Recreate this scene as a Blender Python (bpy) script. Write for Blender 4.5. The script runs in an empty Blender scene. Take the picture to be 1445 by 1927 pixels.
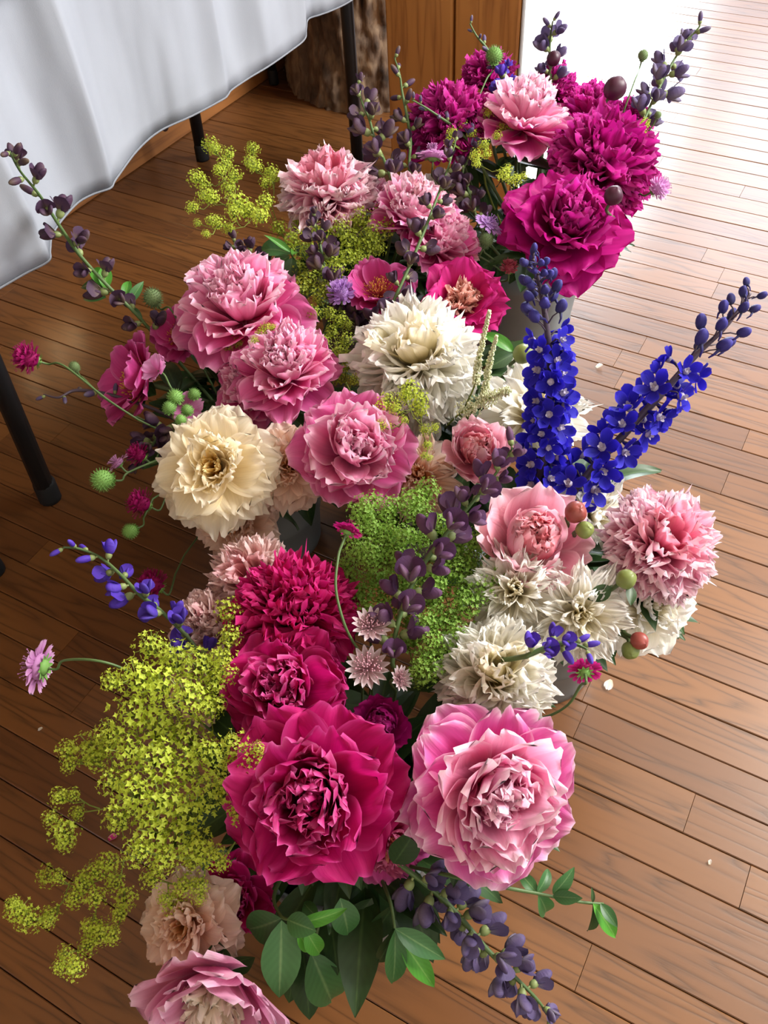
import bpy, bmesh, math, random
from math import sin, cos, pi, radians
from mathutils import Vector, Matrix, noise

# ------------------------------------------------------------------ camera, world, lights
scn = bpy.context.scene
COL = scn.collection
W_PX, H_PX, F_PX = 1445, 1927, 1680.0
CAM = Vector((0, 0, 1.1))
RC = Matrix.Rotation(radians(40.98), 3, 'X') @ Matrix.Rotation(radians(-4.06), 3, 'Z')
cd = bpy.data.cameras.new('camera'); cam = bpy.data.objects.new('camera', cd); COL.objects.link(cam)
cam.matrix_world = Matrix.Translation(CAM) @ RC.to_4x4()
cd.sensor_fit = 'HORIZONTAL'; cd.sensor_width = 36; cd.lens = 36 * F_PX / W_PX
cd.clip_start = 0.02; scn.camera = cam

wd = bpy.data.worlds.new('world'); scn.world = wd; wd.use_nodes = True
wd.node_tree.nodes['Background'].inputs[0].default_value = (0.80, 0.86, 1.0, 1)
wd.node_tree.nodes['Background'].inputs[1].default_value = 1.25

def area_light(name, loc, target, sx, sy, power, color):
    l = bpy.data.lights.new(name, 'AREA'); l.shape = 'RECTANGLE'; l.size = sx; l.size_y = sy
    l.energy = power; l.color = color
    o = bpy.data.objects.new(name, l); COL.objects.link(o)
    o.location = loc; o.rotation_euler = (Vector(target) - Vector(loc)).to_track_quat('-Z', 'Y').to_euler()
    return o
area_light('daylight_glass_door', (1.42, 5.6, 0.85), (0.9, 2.2, 0.2), 0.75, 1.7, 250, (0.86, 0.94, 1.0))
area_light('daylight_window', (2.7, 4.4, 1.7), (0.5, 1.0, 0.2), 1.6, 1.3, 45, (0.9, 0.93, 1.0))
area_light('daylight_side_window', (2.5, 1.3, 2.1), (0.1, 0.8, 0.3), 1.4, 1.2, 190, (1.0, 0.97, 0.93))
scn.view_settings.view_transform = 'Standard'; scn.view_settings.look = 'None'
scn.view_settings.gamma = 1; scn.view_settings.use_curve_mapping = False
scn.view_settings.exposure = 0.2
scn.cycles.use_denoising = True
scn.cycles.max_bounces = 8; scn.cycles.transmission_bounces = 6; scn.cycles.diffuse_bounces = 5

# ------------------------------------------------------------------ helpers
rnd = random.Random(7)
def ray(px, py):
    return RC @ Vector(((px - W_PX / 2) / F_PX, -(py - H_PX / 2) / F_PX, -1))
def at(px, py, z):                     # the point of height z seen at a pixel
    d = ray(px, py); return CAM + d * ((z - CAM.z) / d.z)
def depth(p): return -(RC.transposed() @ (p - CAM)).z
def camdir(x, y, z): return (RC @ Vector((x, y, z))).normalized()
def lin(h):
    h = h.lstrip('#'); v = [int(h[i:i + 2], 16) / 255 for i in (0, 2, 4)]
    return tuple([c / 12.92 if c <= .04045 else ((c + .055) / 1.055) ** 2.4 for c in v] + [1])

class Bld:
    """collects verts/faces (with uv and material index) for one mesh"""
    def __init__(s): s.v = []; s.f = []; s.uv = []; s.mi = []
    def grid(s, pts, uvs, mi=0, close=False):
        o = len(s.v); n = len(pts); m = len(pts[0])
        for r, q in zip(pts, uvs): s.v += [tuple(p) for p in r]; s.uv += q
        for i in range(n - 1):
            for j in range(m if close else m - 1):
                k = (j + 1) % m
                s.f.append((o + i * m + j, o + i * m + k, o + (i + 1) * m + k, o + (i + 1) * m + j)); s.mi.append(mi)
    def tube(s, pts, rad, n=6, mi=0, cap=True):
        pts = [Vector(p) for p in pts]; rows = []; uvs = []
        t0 = (pts[1] - pts[0]).normalized(); up = Vector((0, 0, 1)) if abs(t0.z) < .9 else Vector((1, 0, 0))
        for i, p in enumerate(pts):
            t = (pts[min(i + 1, len(pts) - 1)] - pts[max(i - 1, 0)]).normalized()
            a = t.cross(up).normalized(); up = a.cross(t).normalized()
            r = rad(i / (len(pts) - 1)) if callable(rad) else rad
            rows.append([p + (a * cos(2 * pi * k / n) + up * sin(2 * pi * k / n)) * r for k in range(n)])
            uvs.append([(k / n, i / (len(pts) - 1)) for k in range(n)])
        o = len(s.v); s.grid(rows, uvs, mi, True)
        if cap:
            s.f.append(tuple(range(o + n - 1, o - 1, -1))); s.mi.append(mi)
            e = o + (len(pts) - 1) * n; s.f.append(tuple(range(e, e + n))); s.mi.append(mi)
    def lathe(s, prof, n=32, mi=0, M=None):
        rows = []; uvs = []
        for i, (r, z) in enumerate(prof):
            q = [Vector((r * cos(2 * pi * k / n), r * sin(2 * pi * k / n), z)) for k in range(n)]
            rows.append([M @ p for p in q] if M else q); uvs.append([(k / n, i / (len(prof) - 1)) for k in range(n)])
        s.grid(rows, uvs, mi, True)
    def box(s, lo, hi, mi=0, M=None):
        o = len(s.v)
        for z in (lo[2], hi[2]):
            for x, y in ((lo[0], lo[1]), (hi[0], lo[1]), (hi[0], hi[1]), (lo[0], hi[1])):
                p = Vector((x, y, z)); s.v.append(tuple(M @ p if M else p)); s.uv.append((0, 0))
        for q in ((3, 2, 1, 0), (4, 5, 6, 7), (0, 1, 5, 4), (1, 2, 6, 5), (2, 3, 7, 6), (3, 0, 4, 7)):
            s.f.append(tuple(o + k for k in q)); s.mi.append(mi)
    def blob(s, M, n=8, m=6, mi=0, fn=None):
        rows = []; uvs = []
        for i in range(m + 1):
            t = pi * i / m; r = []
            for k in range(n):
                d = Vector((sin(t) * cos(2 * pi * k / n), sin(t) * sin(2 * pi * k / n), -cos(t)))
                r.append(M @ (fn(d) if fn else d))
            rows.append(r); uvs.append([(k / n, i / m) for k in range(n)])
        s.grid(rows, uvs, mi, True)
    def add(s, other, M):
        o = len(s.v); s.v += [tuple(M @ Vector(p)) for p in other.v]; s.uv += other.uv
        s.f += [tuple(o + k for k in q) for q in other.f]; s.mi += other.mi
    def mesh(s, name, smooth=True, nmat=1):
        me = bpy.data.meshes.new(name); me.from_pydata(s.v, [], s.f)
        ul = me.uv_layers.new(name='UVMap')
        lv = [0] * len(me.loops); me.loops.foreach_get('vertex_index', lv)
        fl = []
        for k in lv: fl += s.uv[k]
        ul.data.foreach_set('uv', fl)
        me.polygons.foreach_set('material_index', s.mi)
        me.polygons.foreach_set('use_smooth', [smooth] * len(me.polygons))
        for _ in range(nmat): me.materials.append(None)
        me.update(); return me

def link(name, me, mats, parent=None, M=None):
    o = bpy.data.objects.new(name, me); COL.objects.link(o)
    if not isinstance(mats, (list, tuple)): mats = [mats]
    for i, m in enumerate(mats):
        o.material_slots[i].link = 'OBJECT'; o.material_slots[i].material = m
    if parent: o.parent = parent
    if M is not None: o.matrix_basis = M
    return o
class Thing:
    """an Empty at the thing's base; parts are given in world coordinates"""
    def __init__(s, name, label, cat, loc, group=None, kind=None):
        s.o = bpy.data.objects.new(name, None); COL.objects.link(s.o); s.loc = Vector(loc)
        s.o.location = loc; s.o.empty_display_size = .02
        if kind: s.o['kind'] = kind
        else: s.o['label'] = label; s.o['category'] = cat
        if group: s.o['group'] = group
        s.inv = Matrix.Translation(-s.loc)
    def part(s, name, me, mats, M=Matrix(), stuff=False):
        o = link(name, me, mats, s.o, s.inv @ M)
        if stuff: o['kind'] = 'stuff'
        return o
def frame(pos, axis, spin=0, scale=1):
    z = axis.normalized(); x = z.orthogonal().normalized(); y = z.cross(x)
    R = Matrix((x, y, z)).transposed() @ Matrix.Rotation(spin, 3, 'Z')
    return Matrix.Translation(pos) @ R.to_4x4() @ Matrix.Scale(scale, 4)
def bez(p0, p1, p2, p3, n):
    out = []
    for i in range(n + 1):
        t = i / n; u = 1 - t
        out.append(p0 * u ** 3 + p1 * 3 * u * u * t + p2 * 3 * u * t * t + p3 * t ** 3)
    return out
def smooth_line(pts, k=4):             # Catmull-Rom through pts
    pts = [Vector(p) for p in pts]; out = []
    for i in range(len(pts) - 1):
        a = pts[max(i - 1, 0)]; b = pts[i]; c = pts[i + 1]; d = pts[min(i + 2, len(pts) - 1)]
        for j in range(k):
            t = j / k
            out.append(.5 * ((2 * b) + (c - a) * t + (2 * a - 5 * b + 4 * c - d) * t * t + (3 * b - a - 3 * c + d) * t ** 3))
    out.append(pts[-1]); return out

# ------------------------------------------------------------------ materials
def new_mat(name):
    m = bpy.data.materials.new(name); m.use_nodes = True; nt = m.node_tree; nt.nodes.clear()
    out = nt.nodes.new('ShaderNodeOutputMaterial'); return m, nt, out
def N(nt, t, **k):
    n = nt.nodes.new(t)
    for a, b in k.items(): setattr(n, a, b)
    return n
def ramp(nt, stops, fac):
    r = N(nt, 'ShaderNodeValToRGB'); e = r.color_ramp.elements
    while len(e) < len(stops): e.new(.5)
    for el, (p, c) in zip(e, stops): el.position = p; el.color = c
    nt.links.new(fac, r.inputs[0]); return r.outputs[0]
def math_(nt, op, a, b=None, c=None):
    n = N(nt, 'ShaderNodeMath', operation=op)
    for i, v in enumerate((a, b, c)):
        if v is None: continue
        if isinstance(v, (int, float)): n.inputs[i].default_value = v
        else: nt.links.new(v, n.inputs[i])
    return n.outputs[0]
def mix(nt, fac, a, b, mode='MIX'):
    n = N(nt, 'ShaderNodeMix', data_type='RGBA', blend_type=mode)
    for s, v in ((0, fac), (6, a), (7, b)):
        if isinstance(v, (int, float)): n.inputs[s].default_value = v
        elif isinstance(v, tuple): n.inputs[s].default_value = v
        else: nt.links.new(v, n.inputs[s])
    return n.outputs[2]
def leafy(nt, out, col, trans, rough, spec=.3, bump=None):
    b = N(nt, 'ShaderNodeBsdfPrincipled'); b.inputs['Roughness'].default_value = rough
    b.inputs['Specular IOR Level'].default_value = spec
    t = N(nt, 'ShaderNodeBsdfTranslucent'); mx = N(nt, 'ShaderNodeMixShader'); mx.inputs[0].default_value = trans
    nt.links.new(col, b.inputs['Base Color']); nt.links.new(col, t.inputs[0])
    nt.links.new(b.outputs[0], mx.inputs[1]); nt.links.new(t.outputs[0], mx.inputs[2])
    nt.links.new(mx.outputs[0], out.inputs[0])
    if bump is not None:
        nt.links.new(bump, b.inputs['Normal']); nt.links.new(bump, t.inputs['Normal'])
def petal_mat(name, base, mid, tip, edge=None, ew=.5, trans=.45, rough=.6):
    m, nt, out = new_mat(name); L = nt.links.new
    uv = N(nt, 'ShaderNodeUVMap'); sx = N(nt, 'ShaderNodeSeparateXYZ'); L(uv.outputs[0], sx.inputs[0])
    oi = N(nt, 'ShaderNodeObjectInfo')
    v = math_(nt, 'ADD', sx.outputs[1], math_(nt, 'MULTIPLY', math_(nt, 'SUBTRACT', oi.outputs['Random'], .5), .25))
    c = ramp(nt, [(0.0, lin(base)), (.45, lin(mid)), (1.0, lin(tip))], v)
    cb = N(nt, 'ShaderNodeCombineXYZ')
    L(math_(nt, 'MULTIPLY', sx.outputs[0], 26.0), cb.inputs[0]); L(math_(nt, 'MULTIPLY', sx.outputs[1], 1.6), cb.inputs[1])
    L(math_(nt, 'MULTIPLY', oi.outputs['Random'], 50.0), cb.inputs[2])
    nz = N(nt, 'ShaderNodeTexNoise'); nz.inputs['Scale'].default_value = 1.0; nz.inputs['Detail'].default_value = 3
    L(cb.outputs[0], nz.inputs['Vector'])
    if edge:
        u = math_(nt, 'ABSOLUTE', math_(nt, 'SUBTRACT', math_(nt, 'MULTIPLY', sx.outputs[0], 2.0), 1.0))
        e = math_(nt, 'MAXIMUM', math_(nt, 'MULTIPLY', math_(nt, 'POWER', u, 9.0), .8), math_(nt, 'POWER', sx.outputs[1], 1 / max(ew, .02) * 4))
        e = math_(nt, 'MULTIPLY', e, math_(nt, 'ADD', .55, nz.outputs[0]))
        en = math_(nt, 'MINIMUM', e, 1.0); c = mix(nt, en, c, lin(edge))
    hs = N(nt, 'ShaderNodeHueSaturation'); L(c, hs.inputs['Color'])
    L(math_(nt, 'ADD', .80, math_(nt, 'ADD', math_(nt, 'MULTIPLY', nz.outputs[0], .25), math_(nt, 'MULTIPLY', oi.outputs['Random'], .16))), hs.inputs['Value'])
    bp = N(nt, 'ShaderNodeBump'); bp.inputs['Strength'].default_value = .25; bp.inputs['Distance'].default_value = .002
    L(nz.outputs[0], bp.inputs['Height'])
    leafy(nt, out, hs.outputs[0], trans, rough, .25, bp.outputs[0]); return m
def plain(name, col, var=.25, trans=0.0, rough=.6, scale=60, metal=0, spec=.4, bump=0.0):
    m, nt, out = new_mat(name); L = nt.links.new
    tc = N(nt, 'ShaderNodeTexCoord'); nz = N(nt, 'ShaderNodeTexNoise'); nz.inputs['Scale'].default_value = scale
    nz.inputs['Detail'].default_value = 4; L(tc.outputs['Object'], nz.inputs['Vector'])
    oi = N(nt, 'ShaderNodeObjectInfo')
    hs = N(nt, 'ShaderNodeHueSaturation'); hs.inputs['Color'].default_value = lin(col)
    L(math_(nt, 'ADD', 1 - var, math_(nt, 'ADD', math_(nt, 'MULTIPLY', nz.outputs[0], var), math_(nt, 'MULTIPLY', oi.outputs['Random'], var))), hs.inputs['Value'])
    bn = None
    if bump:
        bp = N(nt, 'ShaderNodeBump'); bp.inputs['Strength'].default_value = bump; bp.inputs['Distance'].default_value = .003
        L(nz.outputs[0], bp.inputs['Height']); bn = bp.outputs[0]
    if trans: leafy(nt, out, hs.outputs[0], trans, rough, spec, bn)
    else:
        b = N(nt, 'ShaderNodeBsdfPrincipled'); b.inputs['Roughness'].default_value = rough; b.inputs['Metallic'].default_value = metal
        b.inputs['Specular IOR Level'].default_value = spec
        L(hs.outputs[0], b.inputs['Base Color']); L(b.outputs[0], out.inputs[0])
        if bn is not None: L(bn, b.inputs['Normal'])
    return m
def wood_mat(name, c0, c1, dark, rough, coat=0.0, rings=1.0, vary=.35, axis=0):
    m, nt, out = new_mat(name); L = nt.links.new
    tc = N(nt, 'ShaderNodeTexCoord'); oi = N(nt, 'ShaderNodeObjectInfo')
    off = N(nt, 'ShaderNodeCombineXYZ')
    for k, f in enumerate((13.0, 7.0, 5.0)): L(math_(nt, 'MULTIPLY', oi.outputs['Random'], f), off.inputs[k])
    ad = N(nt, 'ShaderNodeVectorMath', operation='ADD'); L(tc.outputs['Object'], ad.inputs[0]); L(off.outputs[0], ad.inputs[1])
    def stretched(sl, sw):
        mp = N(nt, 'ShaderNodeMapping'); s = [sw, sw, sw]; s[axis] = sl; mp.inputs['Scale'].default_value = s
        L(ad.outputs[0], mp.inputs[0]); return mp.outputs[0]
    n1 = N(nt, 'ShaderNodeTexNoise'); n1.inputs['Scale'].default_value = 1; n1.inputs['Detail'].default_value = 3
    L(stretched(1.3, 14), n1.inputs['Vector'])
    wv = math_(nt, 'FRACT', math_(nt, 'MULTIPLY', n1.outputs[0], 9.0 * rings))          # contour lines of a long noise: cathedral grain
    wv = math_(nt, 'ABSOLUTE', math_(nt, 'SUBTRACT', math_(nt, 'MULTIPLY', wv, 2.0), 1.0))
    n2 = N(nt, 'ShaderNodeTexNoise'); n2.inputs['Scale'].default_value = 1; n2.inputs['Detail'].default_value = 4
    L(stretched(9, 420), n2.inputs['Vector'])
    pore = math_(nt, 'MULTIPLY', math_(nt, 'POWER', wv, 3.0), math_(nt, 'MULTIPLY', n2.outputs[0], 1.5))
    base = mix(nt, oi.outputs['Random'], lin(c0), lin(c1))
    n3 = N(nt, 'ShaderNodeTexNoise'); n3.inputs['Scale'].default_value = 1; n3.inputs['Detail'].default_value = 2
    L(stretched(3, 12), n3.inputs['Vector'])
    base = mix(nt, math_(nt, 'MULTIPLY', n3.outputs[0], vary), base, lin(dark))
    c = mix(nt, math_(nt, 'MINIMUM', math_(nt, 'MULTIPLY', pore, .75), .8), base, lin(dark))
    b = N(nt, 'ShaderNodeBsdfPrincipled'); L(c, b.inputs['Base Color'])
    L(math_(nt, 'ADD', rough, math_(nt, 'MULTIPLY', n3.outputs[0], .12)), b.inputs['Roughness'])
    b.inputs['Coat Weight'].default_value = coat; b.inputs['Coat Roughness'].default_value = .22
    bp = N(nt, 'ShaderNodeBump'); bp.inputs['Strength'].default_value = .12; bp.inputs['Distance'].default_value = .001
    L(pore, bp.inputs['Height']); bp.invert = True; L(bp.outputs[0], b.inputs['Normal'])
    L(b.outputs[0], out.inputs[0]); return m

M = {}
M['oak'] = wood_mat('oak_floor', '#7c5029', '#674022', '#38210f', .27, .38, 1.5, .32)
M['subfloor'] = plain('subfloor_dark', '#241610', .1, rough=.9)  # one even dark brown for the sheet under the planks
M['pine'] = wood_mat('pine_board', '#d0924c', '#c48442', '#8a5226', .45, .1, .8, .3, 2)
M['pine_base'] = wood_mat('pine_base', '#a9713a', '#9c6432', '#6a3d1c', .45, .1, .8, .3, 0)
M['white_strip'] = plain('white_strip', '#dfe3e6', .05, rough=.5)
M['black_metal'] = plain('black_metal', '#17181b', .2, rough=.42, scale=200, spec=.5)
M['rubber'] = plain('black_rubber', '#0e0e10', .2, rough=.7)
M['laminate'] = plain('laminate', '#8d8a84', .1, rough=.5)
M['zinc'] = plain('zinc', '#7d8486', .25, rough=.45, scale=25, metal=.55)
M['green_stem'] = plain('green_stem', '#50683a', .2, .1, .5)
M['dark_stem'] = plain('dark_stem', '#4a5a33', .2, .1, .5)
M['purple_stem'] = plain('purple_stem', '#4a3c48', .2, 0, .5)
def leaf_mat(name, col, rib):
    m, nt, out = new_mat(name); L = nt.links.new
    uv = N(nt, 'ShaderNodeUVMap'); sx = N(nt, 'ShaderNodeSeparateXYZ'); L(uv.outputs[0], sx.inputs[0])
    u = math_(nt, 'ABSOLUTE', math_(nt, 'SUBTRACT', math_(nt, 'MULTIPLY', sx.outputs[0], 2.0), 1.0))
    r = math_(nt, 'SUBTRACT', 1.0, math_(nt, 'MINIMUM', math_(nt, 'MULTIPLY', u, 9.0), 1.0))
    vn = math_(nt, 'SINE', math_(nt, 'MULTIPLY', math_(nt, 'SUBTRACT', sx.outputs[1], math_(nt, 'MULTIPLY', u, .25)), 55.0))
    oi = N(nt, 'ShaderNodeObjectInfo')
    c = mix(nt, math_(nt, 'MULTIPLY', r, .6), lin(col), lin(rib))
    hs = N(nt, 'ShaderNodeHueSaturation'); L(c, hs.inputs['Color'])
    L(math_(nt, 'ADD', .75, math_(nt, 'ADD', math_(nt, 'MULTIPLY', vn, .05), math_(nt, 'MULTIPLY', oi.outputs['Random'], .5))), hs.inputs['Value'])
    leafy(nt, out, hs.outputs[0], .25, .42, .4); return m
M['leaf_dark'] = leaf_mat('leaf_dark', '#2f4a24', '#53703c')
M['leaf'] = leaf_mat('leaf_green', '#3d6a38', '#7a9a62')
M['leaf_bright'] = leaf_mat('leaf_bright', '#4f9030', '#86b45a')
M['lime'] = plain('lime_floret', '#c2d248', .2, .45, .6, 300)
M['lime_green'] = plain('green_floret', '#86ae46', .2, .45, .6, 300)
M['lime_dull'] = plain('olive_floret', '#a8b83c', .2, .45, .6, 300)
M['lime_stem'] = plain('lime_stem', '#8a9a44', .2, .3, .6)
M['anther'] = plain('yellow_anther', '#e3b04a', .2, .2, .7, 300)
M['anther_red'] = plain('coral_filament', '#dc6a62', .25, .2, .7, 300)
M['calyx'] = plain('calyx_green', '#7d8a55', .2, .1, .5)
M['cup_green'] = plain('cup_green', '#6d7a3c', .2, .1, .5)
M['bud_red'] = plain('bud_red', '#8a4038', .3, 0, .4, 40)
M['bud_green'] = plain('bud_green', '#6f7a3e', .25, 0, .4, 40)
M['bud_maroon'] = plain('bud_maroon', '#42152c', .3, .05, .45, 40)
M['seed'] = plain('seed_green', '#6f9a4c', .3, .1, .7, 200)
M['seed_dull'] = plain('seed_dull', '#61764a', .3, .1, .7, 200)
M['astilbe'] = plain('astilbe_cream', '#e6e8c4', .15, .3, .7, 300)
M['pea_brown'] = petal_mat('pea_brown', '#6a5a4a', '#4c3547', '#3e2a44', None, trans=.15)
M['pea_plum'] = petal_mat('pea_plum', '#6b5560', '#5b3a58', '#4a2c52', None, trans=.15)
M['pea_slate'] = petal_mat('pea_slate', '#7a7280', '#5a4c70', '#4e4468', None, trans=.15)
M['pea_violet'] = petal_mat('pea_violet', '#5a48b0', '#5136a8', '#452a9c', None, trans=.2)
M['delph'] = petal_mat('delphinium_blue', '#241488', '#1e16a0', '#2a22bc', '#4034cc', .5, .35)
M['delph_bud'] = petal_mat('delphinium_bud', '#3a3c58', '#34306c', '#3a3488', None, trans=.1)
M['delph_eye'] = plain('delphinium_eye', '#a8a0b4', .3, .1, .7)
M['scab_magenta'] = petal_mat('scab_magenta', '#7a1150', '#a51565', '#bb2a7c')
M['scab_lilac'] = petal_mat('scab_lilac', '#a070b0', '#b98ad0', '#cba6e2')
M['scab_pink'] = petal_mat('scab_pink', '#b070a8', '#cf93c8', '#e0b2dc')
M['scab_salmon'] = petal_mat('scab_salmon', '#a84858', '#c85a70', '#d47a88')
M['astr'] = petal_mat('astrantia_bract', '#b08a8a', '#c09a9c', '#e0d0d4', '#e8e0e4', .4)
M['astr_pin'] = plain('astrantia_pin', '#b88a94', .2, .1, .7)
M['mallow'] = petal_mat('mallow_pink', '#d060a0', '#dc86be', '#e6a4d2', None, trans=.55)

# ------------------------------------------------------------------ setting: floor of oak planks
U = Vector((.8505, -.526, 0)); V = Vector((.526, .8505, 0))      # along and across the planks
PITCH = .0518 * 1.1
fl = Thing('floor', None, None, (0, 0, 0), kind='structure')
b = Bld(); b.box((-3.2, -1.6, -.04), (3.2, 4.8, -.0125)); fl.part('subfloor', b.mesh('subfloor', False), M['subfloor'])
ROT = Matrix((U, V, Vector((0, 0, 1)))).transposed().to_4x4()
butts = {}
for px, py in ((1098, 1820), (1295, 1536), (1402, 1668), (1093, 1355), (1162, 718), (1330, 470), (745, 1000)):
    p = at(px, py, 0); v = (p.dot(V) - 1.1 * .0056) / PITCH; butts.setdefault(math.floor(v), []).append(p.dot(U))
def infr(p):
    q = RC.transposed() @ (p - CAM)
    if q.z > -.15: return False
    x = W_PX / 2 + F_PX * q.x / -q.z; y = H_PX / 2 - F_PX * q.y / -q.z
    return -350 < x < W_PX + 350 and -250 < y < H_PX + 450
rp = random.Random(21)
for k in range(-6, 74):
    v0 = 1.1 * .0056 + k * PITCH
    us = [u for u in [i * .05 for i in range(-60, 70)] if infr(U * u + V * (v0 + PITCH / 2))]
    if not us: continue
    lo, hi = min(us) - .3, max(us) + .3
    cuts = [lo]; forced = sorted(u for u in butts.get(k, []) if lo < u < hi); u = lo + rp.uniform(.05, .9)
    while u < hi:
        if all(abs(u - f) > .25 for f in forced): cuts.append(u)
        u += rp.uniform(.45, 1.35)
    cuts = sorted(cuts + forced) + [hi]
    for a, c in zip(cuts, cuts[1:]):
        h = rp.uniform(-.0004, .0004); g = .0005; e = .0011; x0, x1 = a - (a + c) / 2 + .0001, c - (a + c) / 2 - .0001; ex = .0003; y0, y1 = -PITCH / 2 + g, PITCH / 2 - g
        b = Bld(); b.v = [(x0, y0, -.012), (x1, y0, -.012), (x1, y1, -.012), (x0, y1, -.012),
               (x0, y0, -e), (x1, y0, -e), (x1, y1, -e), (x0, y1, -e),
               (x0 + ex, y0 + e, 0), (x1 - ex, y0 + e, 0), (x1 - ex, y1 - e, 0), (x0 + ex, y1 - e, 0)]
        b.f = [(8, 9, 10, 11)] + [(i, (i + 1) % 4, 4 + (i + 1) % 4, 4 + i) for i in range(4)] + [(4 + i, 4 + (i + 1) % 4, 8 + (i + 1) % 4, 8 + i) for i in range(4)]
        b.uv = [(0, 0)] * 12; b.mi = [0] * 9
        fl.part('plank', b.mesh('plank', False), M['oak'], Matrix.Translation(U * ((a + c) / 2) + V * (v0 + PITCH / 2) + Vector((0, 0, h))) @ ROT)

# wall behind the table: pine boards above a pine baseboard
wu = (at(520, 130, 0) - at(140, 390, 0)).normalized(); wn = Vector((wu.y, -wu.x, 0)); w0 = at(140, 390, 0)
WR = Matrix((wu, -wn, Vector((0, 0, 1)))).transposed().to_4x4()
def wallbox(th, name, u0, u1, n0, n1, z0, z1, mat):
    c = w0 + wu * ((u0 + u1) / 2); b = Bld(); b.box((-(u1 - u0) / 2, -n1, z0), ((u1 - u0) / 2, -n0, z1))
    me = b.mesh(name, False); mod = link(name, me, mat, th.o, th.inv @ Matrix.Translation(c) @ WR)
    bv = mod.modifiers.new('bevel', 'BEVEL'); bv.width = .003; bv.segments = 1; return mod
wl = Thing('wall_left', None, None, w0, kind='structure')
for i in range(15): wallbox(wl, 'plank', -3.2, 2.2, -.03, -.001, .13 + i * .162, .13 + (i + 1) * .162 - .003, M['pine_base'])
bl = Thing('baseboard_left', None, None, w0, kind='structure')
wallbox(bl, 'board', -3.2, 2.2, 0, .018, 0.0005, .125, M['pine_base'])
kn = at(305, 272, .0); b = Bld(); b.lathe([(0.0, .002), (.011, .0015), (.014, 0)], 14)
M['knot'] = plain('pine_knot', '#2c150b', .3, rough=.6)
kp = w0 + wu * ((kn - w0).dot(wu)) + wn * .018 + Vector((0, 0, .055))
bl.part('knot', b.mesh('knot'), M['knot'], frame(kp, wn))

# end of the partition: pine boards on the face, a plain white strip on the far side
pw = Vector((.076, 2.006, 0)); wb = Thing('wall_back', None, None, pw, kind='structure')
PR = Matrix((U, V, Vector((0, 0, 1)))).transposed().to_4x4()
def pbox(name, x0, x1, y0, y1, z1, mat, th=wb):
    b = Bld(); b.box((-(x1 - x0) / 2, 0, 0.0005), ((x1 - x0) / 2, y1 - y0, z1)); o = th.part(name, b.mesh(name, False), mat, Matrix.Translation(pw + U * ((x0 + x1) / 2) + V * y0) @ PR)
    bv = o.modifiers.new('bevel', 'BEVEL'); bv.width = .004; bv.segments = 2
pbox('board', 0, .155, 0, .02, 2.54, M['pine']); pbox('board', .161, .30, 0, .02, 2.54, M['pine'])
pbox('core', .004, .296, .021, .10, 2.54, M['pine'])
t1 = Thing('trim_1', None, None, pw, kind='structure'); pbox('trim_board', .302, .311, .002, .17, 2.54, M['white_strip'], t1)

# unseen ceiling and wall behind the viewer, added to cut the ambient light
M['plaster'] = plain('warm_plaster', '#e4dccb', .06, rough=.9, scale=8)  # kept pale so these unseen surfaces bounce fill light at the blooms
ce = Thing('ceiling', None, None, (0, 0, 2.56), kind='structure'); b = Bld(); b.box((-3.2, -1.7, 2.56), (2.6, 4.2, 2.6)); ce.part('ceiling_board', b.mesh('ceiling', False), M['plaster'])
wf = Thing('wall_front', None, None, (0, -1.62, 0), kind='structure'); b = Bld(); b.box((-3.2, -1.7, 0.0005), (2.6, -1.6, 2.55)); wf.part('wall_face', b.mesh('wall', False), M['plaster'])

# ------------------------------------------------------------------ bark-covered log post
def log_post():
    c = Vector((.075, 2.62, 0)); th = Thing('log_post', 'thick upright log with rough grey-brown bark beside the pine wall end', 'log', c)
    b = Bld(); n, m = 220, 240; rows = []; uvs = []
    for i in range(m + 1):
        z = 2.54 * (.35 * i / m if i < m * .0 else (i / m) ** 1.6); r_ = []; q = []
        for k in range(n):
            a = 2 * pi * k / n; x, y = cos(a), sin(a)
            w = noise.noise(Vector((x * 2, y * 2, z * 1.2))) * .5
            f1 = abs(noise.noise(Vector((x * 7 + w, y * 7 + w, z * 5.5)))); f2 = abs(noise.noise(Vector((x * 15, y * 15 + 3, z * 16))))
            f3 = noise.noise(Vector((x * 30, y * 30, z * 50)))
            r = .235 + .016 * min(f1 * 3, 1) + .008 * min(f2 * 2.5, 1) + .004 * f3 + .02 * max(0, 1 - z / .12) ** 2 + .01 * w
            r_.append((x * r, y * r, z)); q.append((k / n, i / m))
        rows.append(r_); uvs.append(q)
    b.grid(rows, uvs, 0, True); b.f.append(tuple(range(n * m, n * m + n))); b.mi.append(0)
    m_, nt, out = new_mat('bark'); L = nt.links.new; tc = N(nt, 'ShaderNodeTexCoord')
    mp = N(nt, 'ShaderNodeMapping'); mp.inputs['Scale'].default_value = (22, 22, 9); L(tc.outputs['Object'], mp.inputs[0])
    nz = N(nt, 'ShaderNodeTexNoise'); nz.inputs['Detail'].default_value = 7; nz.inputs['Scale'].default_value = 1.5; L(mp.outputs[0], nz.inputs['Vector'])
    c_ = ramp(nt, [(.3, lin('#2e241d')), (.48, lin('#665343')), (.6, lin('#84705a')), (.75, lin('#97795a'))], nz.outputs[0])
    bs = N(nt, 'ShaderNodeBsdfPrincipled'); bs.inputs['Roughness'].default_value = .9; L(c_, bs.inputs['Base Color'])
    bp = N(nt, 'ShaderNodeBump'); bp.inputs['Strength'].default_value = .7; bp.inputs['Distance'].default_value = .006; L(nz.outputs[0], bp.inputs['Height'])
    L(bp.outputs[0], bs.inputs['Normal']); L(bs.outputs[0], out.inputs[0])
    th.part('bark', b.mesh('bark'), m_, Matrix.Translation(c))
log_post()

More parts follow.
